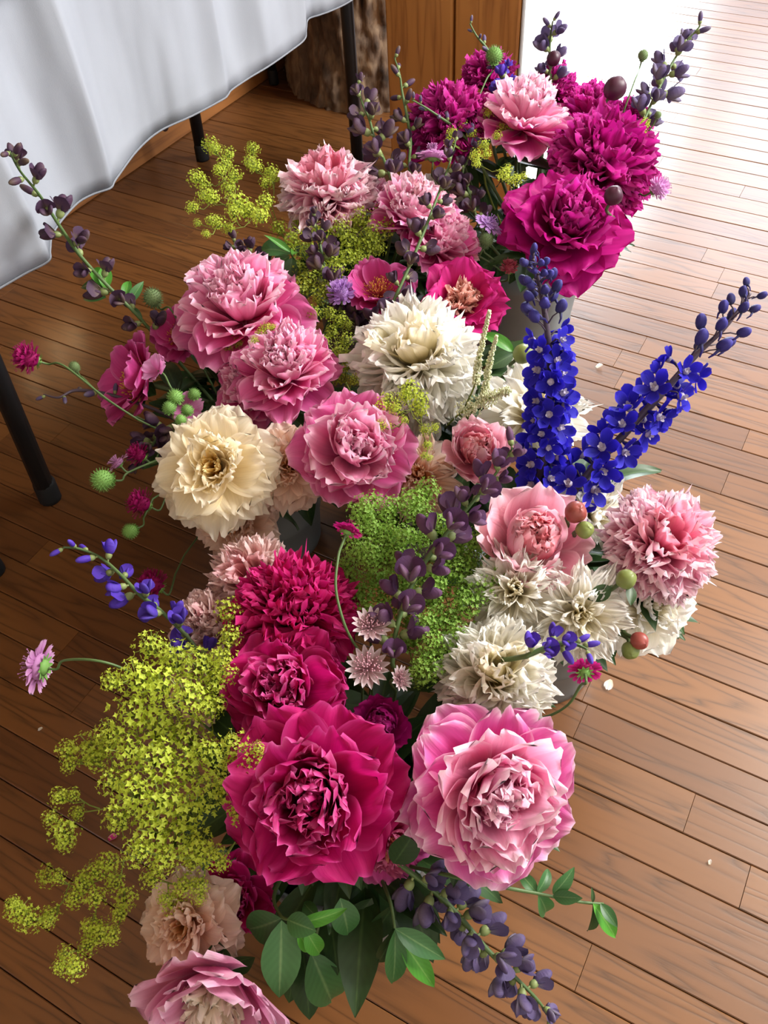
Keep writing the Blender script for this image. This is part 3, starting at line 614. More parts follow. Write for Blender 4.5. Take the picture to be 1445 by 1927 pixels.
# px, py, height, radius px, build, colours, facing (camera frame), bucket, label
PEONIES = [
 (845, 228, .45, 92, 'bomb', 'magenta', (-.35, .5), 'A', 'dark magenta peony at the back left of the bunch beside the pine boards'),
 (922, 140, .45, 58, 'bomb', 'magenta', (0, .75), 'A', 'small magenta peony rising before the pine boards, topmost of all blooms'),
 (988, 218, .46, 86, 'globe', 'twotone', (.12, .62), 'A', 'pale pink peony with long pink outer petals among the dark magenta ones'),
 (1042, 166, .43, 55, 'bomb', 'magenta', (.1, .75), 'A', 'small magenta peony against the glare, under a dark purple spike'),
 (1115, 212, .43, 68, 'double', 'magenta', (.15, .7), 'A', 'magenta peony just below the dark round bud at the back'),
 (1180, 228, .41, 54, 'bomb', 'magenta', (.4, .6), 'A', 'magenta peony at the window-side back edge, below the tall purple spike'),
 (1140, 305, .43, 104, 'pompom', 'magenta', (.3, .5), 'A', 'large full magenta peony with layered dome at the window side'),
 (1066, 420, .42, 116, 'lowrose', 'magenta', (.1, .25), 'A', 'large open magenta peony hanging over the front rim of the back bucket'),
 (838, 345, .35, 46, 'anemone', 'white', (0, .5), 'A', 'small white peony half hidden under the dusky spikes at the back'),
 (617, 358, .42, 90, 'pompom', 'shell', (-.1, .58), 'B', 'shell pink frilled peony nearest the trestle leg'),
 (780, 398, .41, 84, 'double', 'twotone', (.15, .6), 'B', 'pink peony with upright streaked petals behind the dusky purple spike'),
 (832, 455, .37, 76, 'double', 'pink', (.45, .4), 'B', 'pink peony leaning to the lilac scabious beside the green seed head'),
 (715, 545, .39, 72, 'open', 'hot', (0, .5), 'B', 'rose peony with a few broad upright petals above the big white peony'),
 (705, 375, .36, 46, 'double', 'pink', (.1, .6), 'B', 'small rose peony tucked behind the shell pink frilled one'),
 (868, 568, .38, 88, 'crown', 'peach', (.05, .3), 'D', 'crimson peony with a peach tufted centre behind the big white one'),
 (450, 575, .42, 118, 'globe', 'pink', (-.1, .52), 'C', 'large pink globe peony, highest on the table side'),
 (338, 628, .37, 62, 'open', 'hot', (-.25, .35), 'C', 'rose peony with orange stamens half hidden under the large pink globe'),
 (250, 715, .35, 88, 'open', 'hot', (-.75, .15), 'C', 'open rose peony seen from the side, showing golden stamens'),
 (540, 692, .41, 92, 'globe', 'pink', (.0, .45), 'C', 'pink peony with loose white-edged petals below the large pink globe'),
 (470, 728, .37, 72, 'double', 'pink', (-.2, .35), 'C', 'pink peony wedged just above the cream peony with the yellow heart'),
 (402, 878, .40, 118, 'anemone', 'cream', (-.08, .12), 'C', 'large cream white peony with a yellow heart facing the camera'),
 (545, 875, .37, 84, 'anemone', 'blush', (.1, .12), 'C', 'pale blush peony with a golden heart touching the large cream one'),
 (668, 845, .40, 114, 'bowl', 'pink', (.2, .15), 'C', 'bright pink ruffled peony with a broad magenta petal, beside the blush one'),
 (440, 985, .30, 82, 'anemone', 'blush', (-.15, -.25), 'C', 'pale blush peony hanging low under the large cream one'),
 (785, 672, .40, 120, 'pompom', 'white', (-.02, .45), 'D', 'large white frilled peony in the middle of the display'),
 (800, 740, .34, 84, 'loose', 'white', (.1, .3), 'D', 'loose white peony just below the large white frilled one'),
 (895, 854, .37, 84, 'tight', 'coral', (.05, .35), 'D', 'small salmon pink cupped peony beside the tall blue spike'),
 (790, 895, .34, 86, 'loose', 'blush', (-.05, .2), 'D', 'cream loose peony behind the green frothy sprays'),
 (1010, 770, .35, 110, 'loose', 'white', (.3, .45), 'D', 'shaggy white peony behind the upright blue spike'),
 (1000, 1022, .40, 132, 'tight', 'coral', (-.02, .4), 'E', 'cupped salmon pink peony with the dark bud at its back edge'),
 (1248, 1022, .40, 110, 'pompom', 'shell', (.25, .35), 'E', 'full shell pink ball peony overhanging the floor on the window side'),
 (1120, 960, .35, 80, 'loose', 'white', (.2, .5), 'E', 'white peony behind the buds, between the two pink ones'),
 (970, 1112, .395, 96, 'loose', 'white', (-.15, .2), 'E', 'white shredded peony under the cupped salmon one'),
 (1095, 1155, .385, 100, 'loose', 'white', (.05, .1), 'E', 'ivory shredded peony between the pink peonies, facing the camera'),
 (1230, 1140, .345, 98, 'anemone', 'white', (.3, .0), 'E', 'white peony in the shade below the shell pink ball'),
 (935, 1270, .38, 112, 'pompom', 'white', (.05, .35), 'E', 'white feathery peony directly above the big two-tone pink one'),
 (552, 1150, .38, 130, 'bomb', 'hotcrimson', (-.02, .5), 'F', 'cerise pompon peony, dense and finely frilled'),
 (535, 1290, .385, 124, 'lowrose', 'crimson', (-.1, .35), 'F', 'crimson ruffled peony between the cerise pompon and the largest crimson bloom'),
 (590, 1500, .40, 172, 'lowrose', 'crimson', (-.03, .2), 'F', 'largest crimson peony, wide open at the front'),
 (715, 1365, .34, 70, 'tight', 'magenta', (.05, .4), 'F', 'small dark magenta half-open peony left of the big two-tone pink one'),
 (928, 1488, .40, 166, 'bowl', 'twotone', (.12, .12), 'F', 'biggest two-tone pink peony with pale edged petals at the front'),
 (725, 1585, .30, 76, 'double', 'hot', (.1, .0), 'F', 'dull rose peony in shade between the two biggest front blooms', 0),
 (345, 1745, .31, 100, 'anemone', 'blush', (-.3, .1), 'F', 'peach blush peony low at the front under the lime sprays', 0),
 (405, 1868, .29, 150, 'crown', 'rosecream', (-.05, -.45), 'F', 'rose peony with a cream tuft drooping at the bottom edge', 0),
 (475, 1085, .33, 84, 'pompom', 'blushpink', (-.2, .45), 'F', 'pale blush frilled peony behind the cerise pompon'),
 (395, 1180, .31, 82, 'double', 'blushpink', (-.4, .35), 'F', 'pale pink peony by the violet spike, behind the lime sprays'),
 (375, 1290, .29, 70, 'double', 'blush', (-.5, .2), 'F', 'peach peony buried inside the lime green froth'),
 (440, 1690, .27, 80, 'lowrose', 'crimson', (-.2, .0), 'F', 'shaded dark crimson peony under the largest crimson bloom', 0),
]
for p in PEONIES: peony(*p)

# ------------------------------------------------------------------ smaller flowers: shared meshes
def flake(M_, w, L, cup=.25, nv=4, mi=0, b=None, notch=0):     # a small simple petal along +Y
    rows = []; uvs = []
    for i in range(nv + 1):
        v = i / nv; hw = w * (.25 + .75 * sin(pi / 2 * min(1, v / .65))) * (1 - .55 * max(0, (v - .65) / .35) ** 2)
        rows.append([M_ @ Vector((u * hw, L * v * (1 - .08 * u * u * v) - (notch * L if (u == 0 and i == nv) else 0), cup * L * (v * v * .6 + .35 * u * u * v))) for u in (-1, 0, 1)])
        uvs.append([((u + 1) / 2, v) for u in (-1, 0, 1)])
    b.grid(rows, uvs, mi)
def pea_mesh(seed, openness):
    r = random.Random(seed); b = Bld()
    b.tube([(0, 0, 0), (0, .12, 0), (0, .2, .01)], .045, 5, 1)
    b.blob(Matrix.Translation((0, .32, 0)) @ Matrix.Diagonal((.15, .2, .14, 1)), 8, 6, 1)
    if openness == 0:
        b.blob(Matrix.Translation((0, .62, .0)) @ Matrix.Rotation(pi / 2, 4, 'X') @ Matrix.Diagonal((.17, .17, .40, 1)), 8, 7, 0)
    else:
        for sgn in (-1, 1):      # keel and wings
            b.blob(Matrix.Translation((sgn * .13, .66, -.06)) @ Matrix.Rotation(sgn * -.32, 4, 'Z') @ Matrix.Rotation(sgn * .5, 4, 'Y') @ Matrix.Diagonal((.10, .36, .21, 1)), 8, 7, 0)
        for sgn in (-1, 1):      # the folded banner
            flake(Matrix.Translation((0, .4, .10)) @ Matrix.Rotation(sgn * (.55 + .3 * openness), 4, 'Y') @ Matrix.Rotation(.35 + .4 * openness, 4, 'X') @ Matrix.Rotation(sgn * -.3, 4, 'Z'), .3, .56, .12, 5, 0, b)
    return b.mesh('blossom', True, 2)
PEA = [pea_mesh(i, o) for i, o in enumerate((.3, .6, 1.0))]; PEAB = [pea_mesh(9, 0)]

def spike(name, label, cat, px, z0, z1, bk, mat, n, size, group, leaves=(), stem='green_stem', grow=1.0, open_from=.25, gap0=0.0, base=None):
    """px runs from tip to base; blossoms all the way, buds near the tip"""
    r = random.Random(int(px[0][0] * 17 + px[0][1])); k = len(px)
    ctrl = [at(x, y, z0 + (z1 - z0) * i / (k - 1)) for i, (x, y) in enumerate(px)]; line = smooth_line(ctrl, 8)
    bs = base if base is not None else foot_in(bk, line[-1], r); th = Thing(name, label, cat, bs, group)
    d = (line[-1] - line[-3]).normalized(); full = line + bez(line[-1], line[-1] + d * .08, bs + Vector((0, 0, .12)), bs, 7)[1:]
    b = Bld(); b.tube(full, lambda t: .0010 + .0014 * min(1, t * 2.2), 6); th.part('stem', b.mesh('stem'), M[stem])
    acc = [0]
    for a, c in zip(line, line[1:]): acc.append(acc[-1] + (c - a).length)
    for i in range(n):
        f = gap0 + (1 - gap0) * (i + .2) / n; s = f * acc[-1]; j = max(q for q in range(len(line)) if acc[q] <= s + 1e-9); j = min(j, len(line) - 2)
        p = line[j].lerp(line[j + 1], (s - acc[j]) / max(1e-6, acc[j + 1] - acc[j])); t = (line[j] - line[j + 1]).normalized()
        side = Matrix.Rotation(i * 2.4 + r.uniform(-.4, .4), 3, t) @ t.orthogonal().normalized()
        up = .35 + .75 * max(0, 1 - f * 3); dd = side + t * up + Vector((0, 0, .25)); sc = size * (.62 + .38 * min(1, f * 2.5)) * r.uniform(.85, 1.2) * grow * 1.22
        me = PEAB[0] if f < open_from * r.uniform(.6, 1.4) else PEA[r.randrange(3)]
        th.part('blossom', me, [mat, M['calyx']], dir_mat(p, dd, t + Vector((r.uniform(-.3, .3), r.uniform(-.3, .3), r.uniform(-.3, .3))), sc))
    for (bx, by, tx, ty, zz, dz, me, w) in leaves: leaf_to(th, bx, by, tx, ty, zz, dz, me, w)
    return th
def leaf_to(th, bx, by, tx, ty, z, dz, mat='leaf', w=1.0, seed=None):
    a = at(bx, by, z); e = at(tx, ty, z + dz); d = e - a; L = d.length * 1.04
    th.part('leaf', LEAF[int(bx + ty) % 4], M[mat], dir_mat(a, d, camdir(.2, .2, .95), L, w))

G_BAP = 'dusky false indigo spikes'
spike('false_indigo_spike', 'long dusky purple spike reaching out over the tablecloth, with two leaf clusters', 'flower',
      [(18, 285), (38, 322), (75, 368), (112, 425), (150, 480), (200, 535), (255, 590), (300, 640)], .66, .36, 'C', M['pea_brown'], 19, .026, G_BAP,
      [(195, 540, 172, 488, .40, .03, 'leaf_bright', 1.2), (195, 545, 140, 522, .40, .0, 'leaf', 1.0), (200, 560, 150, 556, .40, -.01, 'leaf', .8), (235, 570, 240, 512, .39, .03, 'leaf_bright', .8), (240, 575, 268, 528, .39, .02, 'leaf', .8),
       (245, 580, 265, 590, .39, .0, 'leaf_dark', 1.0), (200, 545, 195, 490, .40, .03, 'leaf_bright', 1.0)])
spike('false_indigo_spike', 'drooping slate purple spike hanging over the floor at the front', 'flower',
      [(1035, 1915), (1010, 1880), (965, 1835), (915, 1785), (865, 1725), (820, 1680), (770, 1640)], .20, .30, 'F', M['pea_slate'], 26, .023, G_BAP, open_from=.02)
spike('false_indigo_spike', 'long plum purple spike crossing the green froth in the middle', 'flower',
      [(965, 842), (930, 895), (885, 950), (835, 1010), (795, 1065), (762, 1130), (745, 1190), (738, 1250)], .50, .38, 'E', M['pea_plum'], 27, .025, G_BAP, open_from=.05)
spike('false_indigo_spike', 'dusky spike rising in front of the streaked pink peonies', 'flower',
      [(858, 262), (845, 310), (825, 365), (800, 430), (775, 490), (748, 550), (722, 605), (700, 650)], .52, .36, 'D', M['pea_brown'], 21, .024, G_BAP, open_from=.0)
spike('false_indigo_spike', 'tall slate purple spike at the window side against the pale floor', 'flower',
      [(1318, 48), (1295, 75), (1270, 110), (1248, 150), (1228, 190), (1210, 230), (1195, 262)], .52, .42, 'A', M['pea_slate'], 18, .030, G_BAP, open_from=.1)
spike('false_indigo_spike', 'short grey purple spike standing against the glare', 'flower',
      [(1040, 40), (1036, 65), (1034, 95), (1036, 130), (1038, 175)], .53, .44, 'A', M['pea_slate'], 10, .026, G_BAP)
spike('false_indigo_spike', 'thin budded spike against the pine boards, topped with tiny buds', 'flower',
      [(884, 44), (897, 68), (915, 90), (930, 120), (945, 150), (955, 180)], .54, .45, 'A', M['pea_slate'], 10, .015, G_BAP, open_from=.9)
spike('false_indigo_spike', 'dusky spike in front of the trestle leg and log', 'flower',
      [(672, 158), (682, 195), (695, 225), (705, 262), (722, 300), (735, 335), (740, 370)], .50, .42, 'B', M['pea_brown'], 15, .028, G_BAP, open_from=.0)
spike('false_indigo_spike', 'dusky spike close before the pine board edge', 'flower',
      [(742, 108), (752, 140), (757, 175), (765, 215), (772, 262), (770, 310), (772, 350)], .51, .42, 'B', M['pea_brown'], 14, .023, G_BAP, open_from=.3)
spike('false_indigo_spike', 'thin leaning twig of small violet buds before the back left magenta peony', 'flower',
      [(775, 188), (800, 202), (830, 222), (858, 242), (885, 270), (900, 300)], .52, .42, 'A', M['pea_slate'], 8, .017, G_BAP, open_from=.95)
spike('false_indigo_spike', 'violet blue spike leaning over the dark floor at the table side', 'flower',
      [(118, 1030), (150, 1033), (190, 1050), (225, 1080), (262, 1118), (300, 1148), (335, 1180), (365, 1215), (385, 1250)], .40, .34, 'F', M['pea_violet'], 17, .0215, G_BAP, open_from=.25)
spike('false_indigo_spike', 'small dark purple spike poking out of the lime froth below the frilled shell pink peony', 'flower',
      [(590, 408), (598, 440), (605, 475), (612, 510), (620, 550)], .45, .39, 'B', M['pea_brown'], 14, .023, G_BAP, open_from=.0)
spike('false_indigo_spike', 'dark purple spike tip just above the large pink globe peony', 'flower',
      [(440, 458), (458, 475), (480, 490), (500, 520)], .42, .38, 'B', M['pea_brown'], 10, .022, G_BAP, open_from=.0)
spike('false_indigo_spike', 'dark violet spike lying in shade left of the big cream peony', 'flower',
      [(255, 862), (280, 845), (300, 820), (322, 800), (345, 790)], .30, .33, 'C', M['pea_brown'], 14, .024, G_BAP, open_from=.0)
spike('false_indigo_spike', 'short dark budded twig beside the round magenta scabious', 'flower',
      [(82, 742), (110, 748), (140, 735), (185, 738), (240, 752)], .34, .33, 'C', M['pea_slate'], 5, .017, G_BAP, open_from=1.5, stem='purple_stem')
spike('false_indigo_spike', 'thin stem of small violet buds below the ivory peony', 'flower',
      [(1105, 1222), (1080, 1212), (1050, 1212), (1020, 1222), (990, 1235)], .45, .43, 'E', M['pea_violet'], 9, .017, G_BAP, open_from=.5)
spike('false_indigo_spike', 'dark dusky spike sunk among the dark leaves of the back bunch', 'flower',
      [(880, 300), (870, 330), (880, 355), (890, 390), (900, 420)], .42, .36, 'A', M['pea_brown'], 12, .024, G_BAP, open_from=.0)
spike('false_indigo_spike', 'violet blue spike tip beside the topmost small magenta peony', 'flower',
      [(952, 130), (950, 150), (945, 172), (940, 195)], .48, .45, 'A', M['pea_violet'], 7, .021, G_BAP, open_from=.0)
spike('false_indigo_spike', 'dusky purple spike in the shade under the rose upright-petalled peony', 'flower',
      [(640, 575), (655, 600), (670, 620), (690, 645)], .37, .34, 'D', M['pea_brown'], 14, .023, G_BAP, open_from=.0)

# ---- delphiniums: spike > floret > petal
dpet = []
for i in range(3):
    b = Bld(); flake(Matrix.Rotation(.12 * i, 4, 'Y'), .34, 1.0, .18 + .1 * i, 6, 0, b); dpet.append(b.mesh('petal'))
b = Bld(); b.blob(Matrix.Diagonal((.16, .16, .14, 1)), 7, 5, 1)
for k in range(4): flake(Matrix.Translation((0, 0, .04)) @ Matrix.Rotation(k * pi / 2, 4, 'Z') @ Matrix.Rotation(.9, 4, 'X'), .09, .24, .1, 2, 1, b)
b.tube([(0, 0, 0), (0, -.1, -.35), (0, -.05, -.8)], lambda t: .12 * (1 - .75 * t), 6, 0); deye = b.mesh('floret', True, 2)
b = Bld(); b.blob(Matrix.Translation((0, 0, .5)) @ Matrix.Diagonal((.34, .34, .5, 1)), 8, 7, 0, lambda d: Vector((d.x * (1 + .15 * cos(5 * math.atan2(d.y, d.x))), d.y * (1 + .15 * cos(5 * math.atan2(d.y, d.x))), d.z)))
b.tube([(0, .2, .2), (0, .45, -.1), (0, .5, -.45)], lambda t: .11 * (1 - .6 * t), 5, 0); dbud = b.mesh('bud')
def delphinium(label, px, zt, zb, bk, n, nb, size, via=None):
    r = random.Random(n * 3 + int(px[0][0])); k = len(px)
    ctrl = [at(x, y, zt + (zb - zt) * i / (k - 1)) for i, (x, y) in enumerate(px)]; line = smooth_line(ctrl, 10)
    bs = foot_in(bk, line[-1], r); th = Thing('delphinium', label, 'flower', bs, 'blue delphinium spikes')
    full = line + bez(line[-1], line[-1] + (line[-1] - line[-4]).normalized() * .06, bs + Vector((0, 0, .12)), bs, 7)[1:]
    b = Bld(); b.tube(full, lambda t: .0014 + .003 * min(1, t * 2), 7); th.part('stem', b.mesh('stem'), M['purple_stem'])
    acc = [0]
    for a, c in zip(line, line[1:]): acc.append(acc[-1] + (c - a).length)
    tot = n + nb
    for i in range(tot):
        g = i / tot; f = g ** 1.08 * .98 + .01; s = f * acc[-1]; j = min(max(q for q in range(len(line)) if acc[q] <= s + 1e-9), len(line) - 2)
        p = line[j].lerp(line[j + 1], (s - acc[j]) / max(1e-6, acc[j + 1] - acc[j])); t = (line[j] - line[j + 1]).normalized()
        side = Matrix.Rotation(i * 2.4 + r.uniform(-.5, .5), 3, t) @ t.orthogonal().normalized()
        if i < nb:
            e = p + (side * .8 + t * .7) * size * (.3 + .5 * i / nb); b = Bld(); b.tube([p, p.lerp(e, .6) + t * .002, e], .0009, 4); th.part('pedicel', b.mesh('pedicel'), M['purple_stem'])
            th.part('bud', dbud, M['delph_bud'], frame(e, side * .6 + t * .7 + Vector((0, 0, .2)), r.uniform(0, 6), size * (.36 + .32 * i / nb)))
        else:
            e = p + (side + t * .25) * size * .62; b = Bld(); b.tube([p, p.lerp(e, .6) + t * .003, e], .001, 4); th.part('pedicel', b.mesh('pedicel'), M['purple_stem'])
            F = frame(e, side + t * r.uniform(-.2, .3) + Vector((0, 0, .15)), r.uniform(0, 6), size * r.uniform(.85, 1.1) * (.8 + .2 * min(1, (i - nb) / 8)))
            fo = th.part('floret', deye, [M['delph'], M['delph_eye']], F); o5 = r.uniform(0, 6); cl = r.uniform(.1, .5)
            for q in range(5):
                link('petal', dpet[r.randrange(3)], M['delph'], fo, Matrix.Rotation(o5 + q * 2 * pi / 5, 4, 'Z') @ Matrix.Translation((0, .06, 0)) @ Matrix.Rotation(cl + r.uniform(-.2, .2), 4, 'X') @ Matrix.Scale(.68, 4))
    return th
delphinium('upright deep blue delphinium spike beside the large white peonies', [(1003, 488), (1015, 540), (1028, 610), (1036, 700), (1034, 790), (1020, 870), (1012, 945)], .60, .36, 'D', 42, 26, .026)
delphinium('deep blue delphinium spike leaning out over the pale floorboards', [(1412, 552), (1365, 615), (1310, 668), (1250, 735), (1190, 800), (1125, 870), (1055, 955)], .52, .37, 'E', 30, 17, .030)

# ---- lady's mantle: sprays of flower clusters
ALC = []
for sd in range(6):
    r = random.Random(sd + 40); b = Bld()
    for i in range(92):
        f = (i + .5) / 92; ct = 1 - 1.75 * f; st_ = math.sqrt(max(0, 1 - ct * ct)); ph = i * 2.39996
        d = Vector((st_ * cos(ph), st_ * sin(ph), ct)); rr = r.uniform(.5, 1.15); F = frame(d * rr, d + Vector((r.uniform(-.5, .5), r.uniform(-.5, .5), r.uniform(-.2, .6))), r.uniform(0, 6), r.uniform(.13, .21))
        o = len(b.v); b.v.append(tuple(F @ Vector((0, 0, -.1)))); b.uv.append((.5, 0)); 
        for k in range(8):
            a = k * pi / 4; q = 1.0 if k % 2 == 0 else .5; b.v.append(tuple(F @ Vector((q * cos(a), q * sin(a), .22 if k % 2 == 0 else .02)))); b.uv.append((.5, 1))
        for k in range(8): b.f.append((o, o + 1 + k, o + 1 + (k + 1) % 8)); b.mi.append(0)
        if i % 6 == 0: b.tube([(0, 0, -.9), tuple(d * rr * .5), tuple(d * rr)], .03, 3, 1, False)
    ALC.append(b.mesh('flower_cluster', False, 2))
def mantle(label, bk, cl, zf, root_px, mat='lime', extra=None):
    """cl: clusters (x, y, radius px); zf(x, y): their height; branches run from a main stem to each cluster"""
    r = random.Random(len(label) * 13 + int(cl[0][0])); pts = [(at(x, y, zf(x, y) + r.uniform(-.012, .012)), q) for x, y, q in cl]
    node = at(*root_px); bs = foot_in(bk, node, r); th = Thing('ladys_mantle_spray', label, 'flower', bs, "lady's mantle sprays")
    b = Bld(); b.tube(bez(bs, bs + Vector((0, 0, .14)), node - Vector((0, 0, .06)), node, 8), .0017, 5)
    nodes = [node]
    for p, q in sorted(pts, key=lambda t: (t[0] - node).length):
        near = min(nodes, key=lambda n_: (n_ - p).length + .3 * (n_ - node).length)
        m_ = near.lerp(p, .5) - Vector((0, 0, .008)); b.tube([near, m_, p], .0007, 4); nodes.append(near.lerp(p, .62) - Vector((0, 0, .004)))
    th.part('stem', b.mesh('stem'), M['lime_stem'])
    for p, q in pts:
        R = q * depth(p) / F_PX
        th.part('flower_cluster', ALC[r.randrange(6)], [M[mat], M['lime_stem']], frame(p, Vector((r.uniform(-.5, .5), r.uniform(-.5, .5), 1)), r.uniform(0, 6), R * 1.08))
    return th
def fill(poly, n, r0, r1, sd):
    r = random.Random(sd); out = []; xs = [p[0] for p in poly]; ys = [p[1] for p in poly]; tries = 0
    while len(out) < n and tries < 4000:
        tries += 1; x = r.uniform(min(xs), max(xs)); y = r.uniform(min(ys), max(ys)); ins = False
        for (x1, y1), (x2, y2) in zip(poly, poly[1:] + poly[:1]):
            if (y1 > y) != (y2 > y) and x < (x2 - x1) * (y - y1) / (y2 - y1) + x1: ins = not ins
        if ins and all(math.hypot(x - a, y - b_) > .8 * q for a, b_, q in out): out.append((x, y, r.uniform(r0, r1)))
    return out
mantle('lime yellow froth around the violet spike, uppermost of the front sprays', 'F', [(285, 1218, 30), (330, 1240, 34), (375, 1255, 36), (418, 1240, 26), (428, 1150, 24), (432, 1198, 22), (258, 1275, 36), (212, 1280, 22), (300, 1290, 38), (350, 1310, 38), (405, 1290, 30), (425, 1265, 22), (395, 1330, 28)], lambda x, y: .40, (400, 1400, .32))
mantle('largest mass of lime yellow froth left of the crimson peonies', 'F', [(250, 1345, 40), (300, 1365, 42), (350, 1385, 40), (240, 1415, 34), (292, 1430, 42), (345, 1450, 40), (395, 1420, 34), (255, 1490, 42), (305, 1510, 42), (355, 1530, 40), (400, 1490, 34), (212, 1470, 28), (335, 1580, 38), (285, 1565, 38), (375, 1595, 30), (225, 1540, 32), (260, 1605, 28), (310, 1620, 26), (205, 1380, 26)], lambda x, y: .37, (420, 1480, .30))
mantle('lime yellow spray spreading onto the crimson peony, its side tips toward the largest bloom', 'F', [(440, 1402, 28), (472, 1425, 26), (435, 1450, 26), (485, 1408, 14), (455, 1528, 26), (480, 1535, 18), (430, 1490, 24), (405, 1612, 22), (418, 1625, 16), (365, 1620, 22), (345, 1668, 22), (285, 1652, 20), (325, 1700, 22), (375, 1665, 18), (310, 1690, 14), (375, 1690, 14)], lambda x, y: .42 - (y - 1400) * .0003, (440, 1500, .36))
mantle('lime yellow side spray reaching out over the dark floor', 'F', [(128, 1412, 20), (130, 1440, 16), (172, 1408, 30), (180, 1430, 22), (205, 1400, 22), (112, 1500, 18), (138, 1495, 14), (95, 1540, 16), (120, 1565, 26), (122, 1585, 20), (145, 1530, 14)], lambda x, y: .34, (250, 1500, .32))
mantle('drooping olive lime spray lowest over the dark floor at the front left', 'F', [(88, 1648, 20), (110, 1650, 14), (35, 1715, 24), (55, 1730, 24), (25, 1700, 14), (95, 1720, 18), (90, 1735, 14), (140, 1690, 20), (155, 1660, 20), (178, 1640, 20), (205, 1625, 22), (180, 1690, 20), (190, 1755, 24), (170, 1745, 20), (210, 1760, 18), (165, 1780, 18), (122, 1795, 16), (112, 1820, 14), (140, 1820, 22), (215, 1660, 18), (235, 1690, 22), (225, 1720, 18)], lambda x, y: .30, (270, 1600, .28), 'lime')
mantle('fresh green froth behind the plum spike, nearest the bright pink ruffled peony', 'E', fill([(690, 940), (800, 920), (850, 960), (760, 1060), (655, 1060), (650, 1000)], 24, 20, 27, 3), lambda x, y: .40, (780, 1100, .33), 'lime_green')
mantle('fresh green froth between the plum spike and the white shredded peony', 'E', fill([(850, 1000), (930, 1030), (940, 1080), (880, 1150), (880, 1210), (800, 1270), (790, 1130), (830, 1060)], 32, 20, 28, 4), lambda x, y: .39, (860, 1160, .32), 'lime_green')
mantle('fresh green froth around the pink star flowers in the middle', 'E', fill([(650, 1050), (760, 1060), (790, 1130), (790, 1280), (740, 1180), (660, 1140)], 20, 20, 26, 5), lambda x, y: .36, (790, 1180, .31), 'lime_green')
mantle('airy yellow green spray over the bare floor near the back trestle leg', 'B', [(395, 272, 15), (405, 280, 12), (430, 290, 13), (422, 310, 14), (412, 322, 12), (370, 335, 16), (385, 345, 12), (385, 368, 16), (400, 372, 14), (440, 330, 16), (475, 280, 13), (470, 305, 13), (480, 312, 14), (510, 325, 15), (517, 335, 12), (500, 345, 12), (430, 352, 16), (445, 380, 20), (465, 395, 20), (440, 400, 16), (410, 420, 14), (398, 415, 12), (432, 432, 13), (490, 405, 18), (372, 420, 8), (500, 380, 16), (362, 390, 12), (388, 440, 8)], lambda x, y: .43, (525, 430, .38))
mantle('dense olive lime froth below the shell pink frilled peony', 'B', [(600, 440, 22), (640, 430, 22), (660, 455, 24), (620, 480, 20), (650, 485, 22), (580, 470, 20), (560, 505, 20), (570, 540, 22), (600, 560, 16), (630, 505, 18), (555, 450, 18), (525, 430, 16), (540, 470, 16), (600, 505, 18), (585, 525, 18), (560, 420, 12), (640, 535, 16), (590, 590, 16), (612, 545, 16)], lambda x, y: .40, (600, 560, .33), 'lime_dull')
mantle('olive lime froth beside the streaked pink peony with upright petals', 'B', [(680, 410, 20), (720, 402, 18), (700, 440, 22), (690, 465, 22), (665, 425, 18), (725, 430, 18), (710, 465, 18), (650, 405, 12), (735, 415, 12), (675, 490, 16)], lambda x, y: .40, (680, 500, .34), 'lime_dull')
mantle('lime sprig in the dark gap between the pink globe and the big white peony', 'D', [(620, 590, 14), (640, 602, 16), (655, 612, 10), (625, 625, 14), (650, 640, 16), (635, 662, 16), (655, 690, 16), (640, 712, 16), (665, 716, 13), (652, 665, 12), (612, 640, 10)], lambda x, y: .38, (650, 720, .31), 'lime_dull')
mantle('lime green sprig in front of the white peonies, over the bright pink ruffled one', 'D', [(770, 735, 20), (788, 755, 20), (790, 775, 14), (760, 745, 14), (730, 757, 18), (715, 765, 16), (745, 770, 12), (715, 800, 12), (728, 805, 12), (760, 790, 9), (800, 808, 11), (818, 805, 9), (798, 858, 8), (808, 862, 7), (805, 838, 9)], lambda x, y: .43, (800, 830, .37))
mantle('small lime sprig before the pale pink peony of the back bunch', 'A', [(870, 235, 10), (905, 222, 11), (918, 212, 10), (888, 250, 10), (905, 240, 10), (935, 255, 9), (943, 240, 9), (960, 238, 9), (910, 272, 11), (895, 292, 11), (915, 290, 9), (948, 330, 13), (968, 338, 12), (955, 318, 9), (985, 332, 8), (850, 250, 10), (845, 268, 9), (897, 308, 9)], lambda x, y: .46, (910, 320, .40))
mantle('tiny lime sprig at the foot of the tall window side spike', 'A', [(1173, 234, 10), (1178, 242, 8), (1205, 238, 11), (1214, 232, 9), (1210, 250, 8)], lambda x, y: .46, (1190, 270, .41))
mantle('tiny lime sprig lying on the pink peonies near the large pink globe', 'C', [(490, 628, 11), (500, 618, 10), (512, 616, 8), (478, 640, 8)], lambda x, y: .44, (480, 660, .38))
mantle('olive sprig in shade just under the large pink globe peony', 'C', [(425, 652, 13), (440, 662, 12), (432, 640, 11), (448, 645, 10), (418, 668, 10)], lambda x, y: .39, (430, 690, .34), 'lime_dull')

